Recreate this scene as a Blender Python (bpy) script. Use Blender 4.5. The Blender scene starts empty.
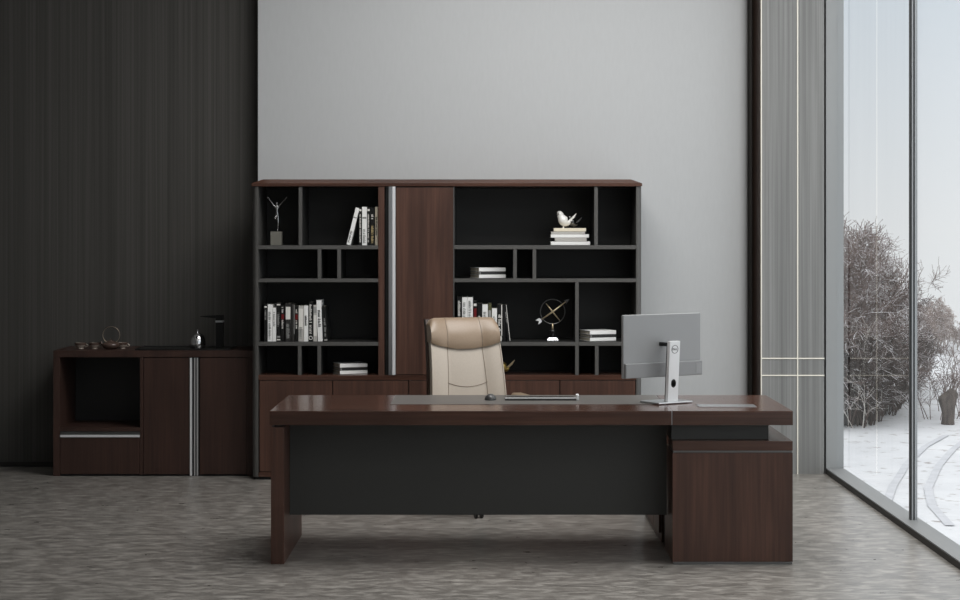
import bpy, bmesh, math, random
from mathutils import Vector, Matrix, noise as mnoise
random.seed(11)
PI = math.pi
COL = bpy.context.scene.collection
SC = bpy.context.scene

# ------------------------------------------------------------------ camera geometry used for measuring
F, CX, CY, H = 1808.0, 486.5, 231.0, 1.655
def X(px, d): return (px - CX) * d / F
def Z(py, d): return H - (py - CY) * d / F
D_DESK, D_BC, D_CAB, D_PAN, D_GREY, D_DARK = 8.975, 12.02, 12.2, 12.31, 12.52, 12.70
XWIN, XGLASS, XOUT = 2.313, 2.3875, 2.433
CEIL = 4.4

# ------------------------------------------------------------------ materials
def lin(c):
    c /= 255.0
    return c / 12.92 if c <= 0.04045 else ((c + 0.055) / 1.055) ** 2.4
def rgb(r, g, b): return (lin(r), lin(g), lin(b), 1.0)

MATS = {}
def mat(name, col, rough=0.5, metal=0.0, spec=0.5, coat=0.0):
    m = bpy.data.materials.new(name); m.use_nodes = True
    b = m.node_tree.nodes['Principled BSDF']
    b.inputs['Base Color'].default_value = col
    b.inputs['Roughness'].default_value = rough
    b.inputs['Metallic'].default_value = metal
    b.inputs['Specular IOR Level'].default_value = spec
    b.inputs['Coat Weight'].default_value = coat
    b.inputs['Coat Roughness'].default_value = 0.1
    MATS[name] = m
    return m

def streaked(name, ca, cb, scale, detail=4, rough=0.45, spec=0.5, lo=0.35, hi=0.65, bump=0.0, scale2=None, ca2=None, amt2=0.4, rvar=0.0):
    """colour from stretched noise (grain runs along the axis of the smallest scale)"""
    m = mat(name, ca, rough, 0, spec)
    nt = m.node_tree; N = nt.nodes; L = nt.links; b = N['Principled BSDF']
    tc = N.new('ShaderNodeTexCoord'); mp = N.new('ShaderNodeMapping')
    mp.inputs['Scale'].default_value = scale
    L.new(tc.outputs['Object'], mp.inputs['Vector'])
    nz = N.new('ShaderNodeTexNoise'); nz.inputs['Scale'].default_value = 1.0; nz.inputs['Detail'].default_value = detail
    nz.inputs['Roughness'].default_value = 0.6
    L.new(mp.outputs['Vector'], nz.inputs['Vector'])
    rp = N.new('ShaderNodeValToRGB')
    rp.color_ramp.elements[0].position = lo; rp.color_ramp.elements[0].color = ca
    rp.color_ramp.elements[1].position = hi; rp.color_ramp.elements[1].color = cb
    L.new(nz.outputs['Fac'], rp.inputs['Fac'])
    out = rp.outputs['Color']
    if scale2:
        mp2 = N.new('ShaderNodeMapping'); mp2.inputs['Scale'].default_value = scale2
        L.new(tc.outputs['Object'], mp2.inputs['Vector'])
        n2 = N.new('ShaderNodeTexNoise'); n2.inputs['Scale'].default_value = 1.0; n2.inputs['Detail'].default_value = 3
        n2.inputs['Distortion'].default_value = 0.6
        L.new(mp2.outputs['Vector'], n2.inputs['Vector'])
        r2 = N.new('ShaderNodeValToRGB')
        r2.color_ramp.elements[0].position = 0.45; r2.color_ramp.elements[0].color = (0, 0, 0, 1)
        r2.color_ramp.elements[1].position = 0.70; r2.color_ramp.elements[1].color = (amt2, amt2, amt2, 1)
        L.new(n2.outputs['Fac'], r2.inputs['Fac'])
        mx = N.new('ShaderNodeMix'); mx.data_type = 'RGBA'
        L.new(r2.outputs['Color'], mx.inputs['Factor'])
        L.new(out, mx.inputs['A']); mx.inputs['B'].default_value = ca2
        out = mx.outputs['Result']
        if rvar:
            mr = N.new('ShaderNodeMapRange'); mr.inputs['To Min'].default_value = rough - rvar; mr.inputs['To Max'].default_value = rough + rvar
            L.new(n2.outputs['Fac'], mr.inputs['Value']); L.new(mr.outputs['Result'], b.inputs['Roughness'])
    L.new(out, b.inputs['Base Color'])
    if bump:
        bp = N.new('ShaderNodeBump'); bp.inputs['Strength'].default_value = bump; bp.inputs['Distance'].default_value = 0.002
        L.new(nz.outputs['Fac'], bp.inputs['Height']); L.new(bp.outputs['Normal'], b.inputs['Normal'])
    return m

WA, WB, WC = rgb(70, 48, 40), rgb(92, 64, 53), rgb(52, 35, 29)
M_WOODV = streaked('walnut_vertical', WA, WB, (64, 64, 1.8), 8, 0.42, 0.4, 0.32, 0.68, 0.12, (9, 9, 0.9), WC, 0.6)
M_WOODH = streaked('walnut_horizontal', WA, WB, (1.8, 64, 64), 8, 0.17, 0.5, 0.32, 0.68, 0.05, (0.9, 9, 9), WC, 0.6)
M_WOODSH = streaked('walnut_shaded_vertical', rgb(54, 38, 33), rgb(68, 48, 41), (64, 64, 1.8), 8, 0.45, 0.35, 0.32, 0.68, 0.1, (9, 9, 0.9), rgb(44, 31, 27), 0.6)  # same walnut darkened: light falloff on the left put into the colour
M_DARKWALL = streaked('dark_wood_panelling', rgb(66, 65, 62), rgb(84, 82, 79), (85, 85, 0.35), 3, 0.62, 0.3, 0.3, 0.7, 0.1, (22, 22, 0.2), rgb(56, 55, 52), 0.5)
M_GREYPANEL = streaked('grey_wood_panelling', rgb(116, 117, 116), rgb(144, 145, 144), (95, 95, 0.6), 4, 0.5, 0.4, 0.3, 0.7, 0.1, (28, 28, 0.3), rgb(108, 109, 108), 0.5)
M_GREYWALL = streaked('light_grey_wallcovering', rgb(184, 186, 187), rgb(187, 189, 190), (60, 60, 12), 4, 0.6, 0.35, 0.3, 0.7, 0.08)
M_FLOOR = streaked('streaky_grey_floor', rgb(94, 91, 87), rgb(130, 126, 121), (4.5, 10.0, 1), 9, 0.30, 0.5, 0.28, 0.72, 0.05, (10.0, 24.0, 1), rgb(182, 178, 172), 0.6, 0.06)
M_LEFTWALL = mat('dark_wall_paint', rgb(96, 95, 93), 0.7)
M_CEIL = mat('white_ceiling_paint', rgb(225, 225, 222), 0.8)
M_SIDEWALL = mat('side_wall_paint', rgb(196, 195, 192), 0.7)
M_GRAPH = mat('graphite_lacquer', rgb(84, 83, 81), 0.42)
M_INSHADE = mat('black_interior_shade', rgb(36, 36, 35), 0.5)  # near-black colour stands in for the shade inside the shelving
M_MODESTY = mat('dark_grey_panel', rgb(56, 56, 54), 0.5)
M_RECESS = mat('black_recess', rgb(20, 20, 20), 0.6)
M_LEATHINLAY = streaked('grey_desk_leather', rgb(86, 83, 80), rgb(96, 93, 90), (300, 300, 300), 2, 0.38, 0.5, 0.3, 0.7, 0.1)
M_ALU = mat('brushed_aluminium', rgb(205, 207, 210), 0.28, 1.0)
M_ALUHI = mat('highlit_satin_aluminium', rgb(240, 241, 243), 0.3, 0.35)  # whitened, low metallic: the bars' reflected highlight put into the base colour
M_ALUD = mat('dark_aluminium', rgb(120, 120, 120), 0.35, 1.0)
M_CHROME = mat('chrome', rgb(225, 225, 226), 0.06, 1.0)
M_CHAMP = mat('champagne_metal', rgb(250, 245, 232), 0.2, 0.15)
M_WHITEM = mat('white_satin', rgb(236, 237, 238), 0.35)
M_MONBACK = mat('monitor_grey_plastic', rgb(152, 153, 154), 0.4)
M_MONBAND = mat('monitor_band_grey', rgb(142, 143, 144), 0.35)
M_BLACKTAP = mat('matt_black_metal', rgb(10, 10, 10), 0.55, 0, 0.25)
M_BLACKP = mat('black_plastic', rgb(22, 22, 22), 0.35)
M_SCREEN = mat('black_screen', rgb(8, 8, 9), 0.12)
M_DKGREYP = mat('dark_grey_plastic', rgb(62, 62, 62), 0.35)
M_CREAM = streaked('cream_leather', rgb(178, 168, 156), rgb(184, 174, 162), (120, 120, 120), 3, 0.42, 0.45, 0.3, 0.7, 0.15)
M_TAN = streaked('tan_leather', rgb(140, 121, 101), rgb(146, 127, 107), (120, 120, 120), 3, 0.34, 0.5, 0.3, 0.7, 0.12)
M_SEAM = mat('leather_seam', rgb(112, 98, 84), 0.5)
M_SHELL = mat('dark_brown_shell', rgb(54, 40, 32), 0.4)
M_FRAMEW = mat('grey_window_frame', rgb(150, 153, 154), 0.45)
M_FRAMED = mat('dark_window_metal', rgb(52, 54, 55), 0.35, 0.6)
M_FRAMEG = mat('mid_grey_window_metal', rgb(168, 171, 173), 0.35, 0.4)
M_BASEBLK = mat('black_kick_strip', rgb(34, 32, 29), 0.6)
M_BWHITE = mat('white_book_cover', rgb(246, 246, 244), 0.35)
M_BCREAM = mat('cream_book_cover', rgb(236, 226, 204), 0.5)
M_BGREY = mat('pale_grey_book_cover', rgb(186, 183, 178), 0.5)
M_BBLACK = mat('black_book_cover', rgb(22, 22, 22), 0.35)
M_BCHAR = mat('charcoal_book_cover', rgb(44, 43, 42), 0.4)
M_BOLIVE = mat('olive_book_cover', rgb(84, 84, 54), 0.5)
M_BRED = mat('red_print', rgb(104, 16, 18), 0.45)
M_INKB = mat('black_print', rgb(30, 30, 30), 0.6)
M_INKG = mat('grey_print', rgb(150, 150, 148), 0.6)
M_INKW = mat('white_print', rgb(228, 226, 220), 0.5)
M_INKGOLD = mat('gold_print', rgb(196, 176, 128), 0.5)
M_PAGES = streaked('page_edges', rgb(196, 188, 172), rgb(222, 214, 198), (400, 400, 400), 2, 0.8, 0.2)
M_PLINTH = mat('grey_stone_plinth', rgb(112, 110, 102), 0.55)
M_SILVER = mat('polished_silver_cast', rgb(190, 190, 190), 0.18, 1.0)
M_BRASS = mat('brass', rgb(226, 208, 172), 0.28, 0.7)
M_GOLD = mat('antique_gold', rgb(150, 128, 70), 0.35, 0.8)
M_CERAM = mat('white_glazed_ceramic', rgb(236, 235, 230), 0.12)
M_SMOKE = mat('dark_mirror_glaze', rgb(110, 110, 110), 0.08, 0.9)
M_CLAY = mat('brown_clay', rgb(80, 64, 57), 0.25, 0, 0.6)
M_CLAYL = mat('glazed_clay_cup', rgb(188, 176, 164), 0.2, 0.3, 0.6)
M_WIRE = mat('bronze_wire', rgb(150, 138, 122), 0.3, 0.8)
M_SNOWP = streaked('packed_snow', rgb(170, 172, 178), rgb(182, 184, 190), (1.5, 1.5, 1), 4, 0.9, 0.1)
M_STUMP = streaked('willow_bark', rgb(64, 57, 54), rgb(96, 88, 83), (8, 8, 2), 4, 0.9, 0.1)

def snow_mat():
    m = streaked('snow', rgb(184, 186, 191), rgb(198, 200, 204), (0.25, 0.25, 0.25), 5, 0.9, 0.1)
    nt = m.node_tree; N = nt.nodes; L = nt.links; b = N['Principled BSDF']
    old = b.inputs['Base Color'].links[0].from_socket
    tc = N.new('ShaderNodeTexCoord')
    nz = N.new('ShaderNodeTexNoise'); nz.inputs['Scale'].default_value = 2.2; nz.inputs['Detail'].default_value = 5
    L.new(tc.outputs['Object'], nz.inputs['Vector'])
    rp = N.new('ShaderNodeValToRGB')
    rp.color_ramp.elements[0].position = 0.60; rp.color_ramp.elements[0].color = (0, 0, 0, 1)
    rp.color_ramp.elements[1].position = 0.70; rp.color_ramp.elements[1].color = (0.7, 0.7, 0.7, 1)
    L.new(nz.outputs['Fac'], rp.inputs['Fac'])
    mx = N.new('ShaderNodeMix'); mx.data_type = 'RGBA'
    L.new(rp.outputs['Color'], mx.inputs['Factor']); L.new(old, mx.inputs['A']); mx.inputs['B'].default_value = rgb(120, 112, 108)
    L.new(mx.outputs['Result'], b.inputs['Base Color'])
    return m
M_SNOW = snow_mat()

def bark_mat(name, ca, cb, snow_lo, snow_hi):
    """bark with snow lying on the upper side of the twigs"""
    m = streaked(name, ca, cb, (0.9, 0.9, 0.9), 3, 0.9, 0.1)
    nt = m.node_tree; N = nt.nodes; L = nt.links; b = N['Principled BSDF']
    old = b.inputs['Base Color'].links[0].from_socket
    g = N.new('ShaderNodeNewGeometry'); sp = N.new('ShaderNodeSeparateXYZ'); L.new(g.outputs['Normal'], sp.inputs['Vector'])
    mr = N.new('ShaderNodeMapRange'); mr.inputs['From Min'].default_value = snow_lo; mr.inputs['From Max'].default_value = snow_hi
    L.new(sp.outputs['Z'], mr.inputs['Value'])
    mx = N.new('ShaderNodeMix'); mx.data_type = 'RGBA'
    L.new(mr.outputs['Result'], mx.inputs['Factor']); L.new(old, mx.inputs['A']); mx.inputs['B'].default_value = rgb(232, 232, 236)
    L.new(mx.outputs['Result'], b.inputs['Base Color'])
    return m
M_BARK = bark_mat('snowy_bark', rgb(88, 74, 70), rgb(122, 106, 101), 0.45, 0.85)
M_BARKD = bark_mat('dark_thicket_bark', rgb(62, 53, 51), rgb(88, 77, 73), 0.6, 1.0)
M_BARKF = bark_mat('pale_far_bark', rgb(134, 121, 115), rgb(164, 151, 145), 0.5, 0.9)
M_BIRCH = streaked('birch_bark', rgb(196, 190, 184), rgb(226, 222, 216), (6, 6, 6), 3, 0.85, 0.1)

def glass_mat():
    m = bpy.data.materials.new('window_glass'); m.use_nodes = True
    nt = m.node_tree; N = nt.nodes; L = nt.links
    N.remove(N['Principled BSDF'])
    out = N['Material Output']
    t = N.new('ShaderNodeBsdfTransparent'); t.inputs['Color'].default_value = (0.985, 0.99, 0.99, 1)
    g = N.new('ShaderNodeBsdfGlossy'); g.inputs['Roughness'].default_value = 0.0
    g.inputs['Color'].default_value = (1, 1, 1, 1)
    f = N.new('ShaderNodeFresnel'); f.inputs['IOR'].default_value = 1.18
    ge = N.new('ShaderNodeNewGeometry')
    mx = N.new('ShaderNodeMixShader')
    L.new(f.outputs['Fac'], mx.inputs['Fac']); L.new(t.outputs[0], mx.inputs[1]); L.new(g.outputs[0], mx.inputs[2])
    L.new(mx.outputs[0], out.inputs['Surface'])
    return m
M_GLASS = glass_mat()

# ------------------------------------------------------------------ mesh helpers
def box(bm, x0, x1, y0, y1, z0, z1, bev=0.0, seg=2):
    r = bmesh.ops.create_cube(bm, size=1.0)
    vs = r['verts']
    for v in vs:
        v.co = Vector(((x0 + x1) / 2 + v.co.x * (x1 - x0), (y0 + y1) / 2 + v.co.y * (y1 - y0), (z0 + z1) / 2 + v.co.z * (z1 - z0)))
    if bev:
        es = list({e for v in vs for e in v.link_edges})
        bmesh.ops.bevel(bm, geom=es, offset=bev, segments=seg, affect='EDGES', profile=0.5)
    return bm

def prism(bm, pts, axis, a0, a1):
    """extrude a closed 2-D outline along an axis ('x','y','z')"""
    def co(p, a):
        if axis == 'z': return Vector((p[0], p[1], a))
        if axis == 'y': return Vector((p[0], a, p[1]))
        return Vector((a, p[0], p[1]))
    lo = [bm.verts.new(co(p, a0)) for p in pts]; hi = [bm.verts.new(co(p, a1)) for p in pts]
    n = len(pts)
    bm.faces.new(lo[::-1]); bm.faces.new(hi)
    for i in range(n):
        bm.faces.new((lo[i], lo[(i + 1) % n], hi[(i + 1) % n], hi[i]))
    bmesh.ops.recalc_face_normals(bm, faces=bm.faces)
    return bm

def lathe(bm, prof, n=24, c=(0, 0, 0), axis='z'):
    """prof: list of (radius, height)"""
    rings = []
    for r, h in prof:
        if r < 1e-6:
            p = Vector((0, 0, h)); rings.append([p])
        else:
            rings.append([Vector((r * math.cos(2 * PI * i / n), r * math.sin(2 * PI * i / n), h)) for i in range(n)])
    def tr(p):
        if axis == 'x': p = Vector((p.z, p.x, p.y))
        elif axis == 'y': p = Vector((p.x, p.z, p.y))
        return p + Vector(c)
    rv = [[bm.verts.new(tr(p)) for p in ring] for ring in rings]
    fs = []
    for a, b in zip(rv[:-1], rv[1:]):
        for i in range(n):
            j = (i + 1) % n
            if len(a) == 1 and len(b) == 1: continue
            if len(a) == 1: fs.append(bm.faces.new((a[0], b[j], b[i])))
            elif len(b) == 1: fs.append(bm.faces.new((a[i], a[j], b[0])))
            else: fs.append(bm.faces.new((a[i], a[j], b[j], b[i])))
    if len(rv[0]) > 1: bm.faces.new(rv[0][::-1])
    if len(rv[-1]) > 1: bm.faces.new(rv[-1])
    bmesh.ops.recalc_face_normals(bm, faces=bm.faces)
    return bm

def tube(bm, pts, rad, n=8, closed=False):
    pts = [Vector(p) for p in pts]
    m = len(pts)
    rads = rad if isinstance(rad, (list, tuple)) else [rad] * m
    rings = []
    ref = None
    for i, p in enumerate(pts):
        if closed: t = pts[(i + 1) % m] - pts[i - 1]
        else: t = pts[min(i + 1, m - 1)] - pts[max(i - 1, 0)]
        t.normalize()
        if ref is None:
            ref = Vector((0, 0, 1)) if abs(t.z) < 0.9 else Vector((1, 0, 0))
        u = t.cross(ref); 
        if u.length < 1e-5: u = t.orthogonal()
        u.normalize(); w = u.cross(t).normalized(); ref = w
        rings.append([bm.verts.new(p + (u * math.cos(2 * PI * k / n) + w * math.sin(2 * PI * k / n)) * rads[i]) for k in range(n)])
    rng = range(m) if closed else range(m - 1)
    for i in rng:
        a, b = rings[i], rings[(i + 1) % m]
        for k in range(n):
            bm.faces.new((a[k], a[(k + 1) % n], b[(k + 1) % n], b[k]))
    if not closed:
        bm.faces.new(rings[0][::-1]); bm.faces.new(rings[-1])
    bmesh.ops.recalc_face_normals(bm, faces=bm.faces)
    return bm

def NB(): return bmesh.new()

def obj(name, bm, material, parent=None, world=True, smooth=False, loc=None):
    """link bm as ONE mesh object; world=True: bm is in world coordinates and is moved into the parent's frame"""
    if parent is not None and world:
        bmesh.ops.translate(bm, verts=bm.verts, vec=-Vector(parent.location))
    me = bpy.data.meshes.new(name)
    bm.to_mesh(me); bm.free()
    if smooth:
        me.shade_smooth() if smooth is True else me.set_sharp_from_angle(angle=smooth)
    me.materials.append(material)
    o = bpy.data.objects.new(name, me); COL.objects.link(o)
    if parent is not None: o.parent = parent
    if loc: o.location = loc
    return o

def SMOOTH(o, ang=0.6):
    for p in o.data.polygons: p.use_smooth = True
    o.data.set_sharp_from_angle(angle=ang)
    return o

def tag(o, label, cat, group=None, kind=None):
    o['label'] = label; o['category'] = cat
    if group: o['group'] = group
    if kind: o['kind'] = kind
    return o

def thing(name, label, cat, loc=(0, 0, 0), rz=0.0, group=None):
    o = bpy.data.objects.new(name, None); COL.objects.link(o)
    o.empty_display_size = 0.1
    o.location = loc; o.rotation_euler = (0, 0, rz)
    return tag(o, label, cat, group)

def struct(name, bm, m, parent=None):
    o = obj(name, bm, m, parent, world=False)
    if parent is None: o['kind'] = 'structure'
    return o

def pbox(name, parent, m, x0, x1, y0, y1, z0, z1, bev=0.0012, world=True):
    return obj(name, box(NB(), min(x0, x1), max(x0, x1), min(y0, y1), max(y0, y1), min(z0, z1), max(z0, z1), bev), m, parent, world)

def baked(name, verts, edges, radii, material, parent=None, sub=2, flat=()):
    """skin an edge skeleton into one continuous surface and bake it to a plain mesh"""
    me = bpy.data.meshes.new(name); me.from_pydata([tuple(v) for v in verts], edges, [])
    o = bpy.data.objects.new(name, me); COL.objects.link(o)
    sk = o.modifiers.new('s', 'SKIN'); sk.use_smooth_shade = True
    for i, sv in enumerate(me.skin_vertices[0].data):
        r = radii[i]; sv.radius = r if isinstance(r, tuple) else (r, r)
        sv.use_root = (i == 0)
    sb = o.modifiers.new('d', 'SUBSURF'); sb.levels = sub; sb.render_levels = sub
    dg = bpy.context.evaluated_depsgraph_get(); dg.update()
    nm = bpy.data.meshes.new_from_object(o.evaluated_get(dg))
    nm.name = name
    o.modifiers.clear(); o.data = nm
    nm.materials.clear(); nm.materials.append(material)
    for p in nm.polygons: p.use_smooth = True
    if parent is not None: o.parent = parent
    return o

# ------------------------------------------------------------------ room shell
YF = -1.6            # wall behind the camera
XL = -4.6            # left wall
struct('floor', box(NB(), XL, XWIN, YF, D_DARK, -0.1, 0.0), M_FLOOR)
struct('ceiling', box(NB(), XL, XOUT, YF, D_DARK + 0.2, CEIL, CEIL + 0.1), M_CEIL)
struct('wall_back', box(NB(), XL, XOUT, D_DARK, D_DARK + 0.15, 0.0, CEIL), M_DARKWALL)
struct('wall_left', box(NB(), XL - 0.15, XL, YF, D_DARK + 0.15, 0.0, CEIL), M_LEFTWALL)
struct('wall_front', box(NB(), XL, XOUT, YF - 0.15, YF, 0.0, CEIL), M_SIDEWALL)
GX0, GX1 = X(258, D_GREY), X(749, D_GREY)
pts = [(GX0, D_DARK), (GX0, D_GREY)] + [(GX1 - .07 + .07 * math.sin(k * PI / 16), D_GREY + .07 * (1 - math.cos(k * PI / 16))) for k in range(9)] + [(GX1, D_DARK)]
SMOOTH(struct('wall_center', prism(NB(), pts, 'z', 0.0, CEIL), M_GREYWALL), 0.5)
PX0 = X(761.0, D_PAN)
struct('wall_right', box(NB(), PX0, XWIN - 0.014, D_PAN, D_DARK, 0.0, CEIL), M_GREYPANEL)
struct('wall_return', box(NB(), PX0 - 0.006, PX0, D_PAN + 0.004, D_DARK, 0.0, CEIL), M_SHELL)
struct('baseboard_back', box(NB(), XL, GX0, D_DARK - 0.012, D_DARK, 0.0, 0.035, 0.002), M_BASEBLK)
tw = 0.0075
for i, px in enumerate((761.3, 797.6)):
    x = X(px, D_PAN)
    struct('trim_%d' % (i + 1), box(NB(), x - tw / 2, x + tw / 2, D_PAN - 0.004, D_PAN + 0.001, 0.0, CEIL), M_CHAMP)
for i, py in enumerate((358.4, 375.4)):
    z = Z(py, D_PAN)
    struct('trim_%d' % (i + 3), box(NB(), PX0, XWIN - 0.012, D_PAN - 0.0045, D_PAN + 0.001, z - tw / 2, z + tw / 2), M_CHAMP)

# window wall: one run of glass with slim mullions
win = bpy.data.objects.new('window_1', None); COL.objects.link(win); win['kind'] = 'structure'
win.location = (XGLASS, 6.0, 0)
def wpart(name, bm, m):
    return obj(name, bm, m, win, True)
M_SILL = mat('grey_sill', rgb(120, 122, 123), 0.5)
wpart('window_sill', box(NB(), XWIN, XOUT, YF, D_PAN, 0.0325, 0.04, 0.001), M_SILL)
wpart('kick_strip', box(NB(), XWIN - 0.002, XOUT, YF, D_PAN, -0.1, 0.032), M_BASEBLK)
b = box(NB(), XWIN, XGLASS - 0.006, D_PAN, D_DARK, 0.0, CEIL); wpart('corner_post', b, M_FRAMEW)
b = box(NB(), XGLASS - 0.006, XOUT, D_PAN + 0.006, D_DARK, 0.0, CEIL); wpart('corner_post', b, M_FRAMEW)
b = box(NB(), XWIN, XOUT, YF, D_PAN, CEIL - 0.12, CEIL); wpart('window_head', b, M_FRAMEW)
ms = [10.12 - 2.2 * k for k in range(6)]
for y in ms:
    for (dx0, dx1, w, m) in ((-0.019, -0.012, 0.018, M_FRAMED), (-0.0119, -0.004, 0.022, M_FRAMEG), (-0.0039, 0.005, 0.016, M_FRAMED), (0.0051, 0.019, 0.022, M_FRAMEG)):
        wpart('mullion', box(NB(), XGLASS + dx0, XGLASS + dx1, y - w, y + w, 0.04, CEIL - 0.12), m)
ys = [YF + 0.0] + ms[::-1] + [D_PAN]
for a, c in zip(ys[:-1], ys[1:]):
    ya, yc = a + 0.018, c - 0.018
    if c == D_PAN: yc = D_PAN - 0.001
    bmg = NB()
    vs = [bmg.verts.new(p) for p in ((XGLASS, ya, CEIL - 0.12), (XGLASS, yc, CEIL - 0.12), (XGLASS, yc, 0.04), (XGLASS, ya, 0.04))]
    bmg.faces.new(vs)
    wpart('glass_pane', bmg, M_GLASS)

# ------------------------------------------------------------------ bookcase
bc = thing('bookcase', 'tall wide walnut and graphite bookcase standing against the light grey wall', 'bookcase', (X(446, D_BC), D_BC + 0.2, 0))
YB = D_GREY - 0.004
def bx(px): return X(px, D_BC)
def bz(py): return Z(py, D_BC)
XI0, XI1, XO0, XO1 = bx(258.3), bx(636.2), bx(251.9), bx(641.8)
ZT = bz(186.2)
def side_panel(xi, xo):
    s = 1 if xo > xi else -1
    w = abs(xo - xi)
    pts = [(xi, YB - 0.003), (xi, D_BC)]
    for k in range(7):
        a = k / 6 * PI / 2
        pts.append((xi + s * (w * 0.25 + w * 0.75 * math.sin(a)), D_BC + 0.05 * (1 - math.cos(a))))
    pts.append((xo, YB - 0.003))
    return SMOOTH(obj('side_panel', prism(NB(), pts, 'z', 0.02, ZT - 0.001), M_GRAPH, bc), 0.5)
side_panel(XI0, XO0); side_panel(XI1, XO1)
# top board with a chamfered upper edge
t = NB()
zc, zt = bz(183.2), bz(179.2)
def ring(x0, x1, y0, z): return [t.verts.new(p) for p in ((x0, y0, z), (x1, y0, z), (x1, YB, z), (x0, YB, z))]
R0 = ring(XO0 - 0.002, XO1 + 0.002, D_BC - 0.006, ZT); R1 = ring(XO0 - 0.002, XO1 + 0.002, D_BC - 0.006, zc); R2 = ring(XO0 + 0.07, XO1 - 0.07, D_BC + 0.04, zt)
t.faces.new(R0[::-1]); t.faces.new(R2)
for A, B in ((R0, R1), (R1, R2)):
    for i in range(4): t.faces.new((A[i], A[(i + 1) % 4], B[(i + 1) % 4], B[i]))
obj('top_board', t, M_WOODH, bc)
pbox('back_panel', bc, M_INSHADE, XI0 + 0.001, XI1 - 0.001, YB - 0.05, YB - 0.004, 0.03, ZT - 0.002)
pbox('plinth', bc, M_RECESS, XO0 + 0.01, XO1 - 0.01, D_BC + 0.02, YB - 0.06, 0.0, 0.019)
pbox('bottom_rail', bc, M_WOODH, XI0 + 0.001, XI1 - 0.001, D_BC + 0.004, YB - 0.06, 0.02, bz(472.4))
YI = YB - 0.052
zcb0, zcb1 = bz(380), bz(375.2)
pbox('counter_board', bc, M_WOODH, XI0 + 0.001, XI1 - 0.001, D_BC, YI, zcb0, zcb1)
# base doors
edges = [259.0, 332.6, 408.6, 484.2, 559.8, 635.8]
for a, c in zip(edges[:-1], edges[1:]):
    pbox('base_door', bc, M_WOODV, bx(a) + 0.003, bx(c) - 0.003, D_BC + 0.003, D_BC + 0.022, bz(472.0) + 0.002, zcb0 - 0.004, 0.002)
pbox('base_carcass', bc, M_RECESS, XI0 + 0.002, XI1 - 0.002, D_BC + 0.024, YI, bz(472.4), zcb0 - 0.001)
# shelves and dividers
def shade_inner(o):  # all but the front faces blackened, painting the shade inside the bays
    o.data.materials.append(M_INSHADE)
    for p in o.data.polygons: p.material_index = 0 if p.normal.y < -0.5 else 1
def shelf(pa, pb, ya, yb): shade_inner(pbox('shelf', bc, M_GRAPH, bx(pa), bx(pb), D_BC + 0.001, YI, bz(yb), bz(ya), 0.0008))
def divider(pa, pb, ya, yb): shade_inner(pbox('divider', bc, M_GRAPH, bx(pa), bx(pb), D_BC + 0.002, YI, bz(yb) + 0.0005, bz(ya) - 0.0005, 0.0008))
SH1, SH2, SH3 = (245.4, 249.2), (278.6, 282.2), (342.0, 345.8)
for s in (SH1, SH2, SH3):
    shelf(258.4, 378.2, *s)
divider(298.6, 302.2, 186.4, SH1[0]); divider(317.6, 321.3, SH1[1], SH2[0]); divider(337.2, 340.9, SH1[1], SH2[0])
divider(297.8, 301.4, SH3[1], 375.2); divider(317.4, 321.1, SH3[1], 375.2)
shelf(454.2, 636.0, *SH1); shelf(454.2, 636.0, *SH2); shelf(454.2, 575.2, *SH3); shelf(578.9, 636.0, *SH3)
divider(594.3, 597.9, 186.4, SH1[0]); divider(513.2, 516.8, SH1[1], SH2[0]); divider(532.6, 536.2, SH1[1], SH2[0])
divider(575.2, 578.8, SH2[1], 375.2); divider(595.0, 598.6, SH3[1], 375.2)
# tall door with its frame and full-height handle
pbox('door_frame', bc, M_WOODV, bx(378.3), bx(384.4), D_BC, YI, zcb1, ZT - 0.001)
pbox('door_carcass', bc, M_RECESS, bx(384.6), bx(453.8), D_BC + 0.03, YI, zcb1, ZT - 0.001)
door = pbox('tall_door', bc, M_WOODV, bx(396.2), bx(453.2), D_BC + 0.002, D_BC + 0.022, zcb1 + 0.004, bz(187.4), 0.002)
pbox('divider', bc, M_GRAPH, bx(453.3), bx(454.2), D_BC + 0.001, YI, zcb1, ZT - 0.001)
hb = NB()
box(hb, bx(388.6), bx(391.2), D_BC - 0.004, D_BC + 0.028, zcb1 + 0.002, ZT - 0.003, 0.001)
box(hb, bx(391.2), bx(392.4), D_BC + 0.012, D_BC + 0.028, zcb1 + 0.002, ZT - 0.003)
obj('door_handle', hb, M_ALU, bc)['label'] = 'full-height bright aluminium handle'
pbox('door_handle', bc, M_ALUHI, bx(392.4), bx(395.4), D_BC - 0.008, D_BC + 0.028, zcb1 + 0.002, ZT - 0.003, 0.001)
pbox('handle_channel', bc, M_BLACKP, bx(385.6), bx(388.5), D_BC + 0.010, D_BC + 0.028, zcb1 + 0.002, ZT - 0.003)

# ------------------------------------------------------------------ books
def strokes(bm, w, z0, z1, y, dens, seed, width=0.6):
    """tiny unreadable print marks up a spine"""
    rnd = random.Random(seed)
    z = z0
    while z < z1:
        l = rnd.uniform(0.004, 0.007) * dens
        if rnd.random() < 0.86:
            ww = w * width * rnd.uniform(0.55, 1.0)
            x = -w * width / 2
            box(bm, x, x + ww, y - 0.0006, y, z, min(z1, z + l * 0.62))
            if rnd.random() < 0.6: box(bm, x + ww * 0.2, x + ww * 0.45, y - 0.0006, y, z, min(z1, z + l))
        z += l
    return bm

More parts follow.
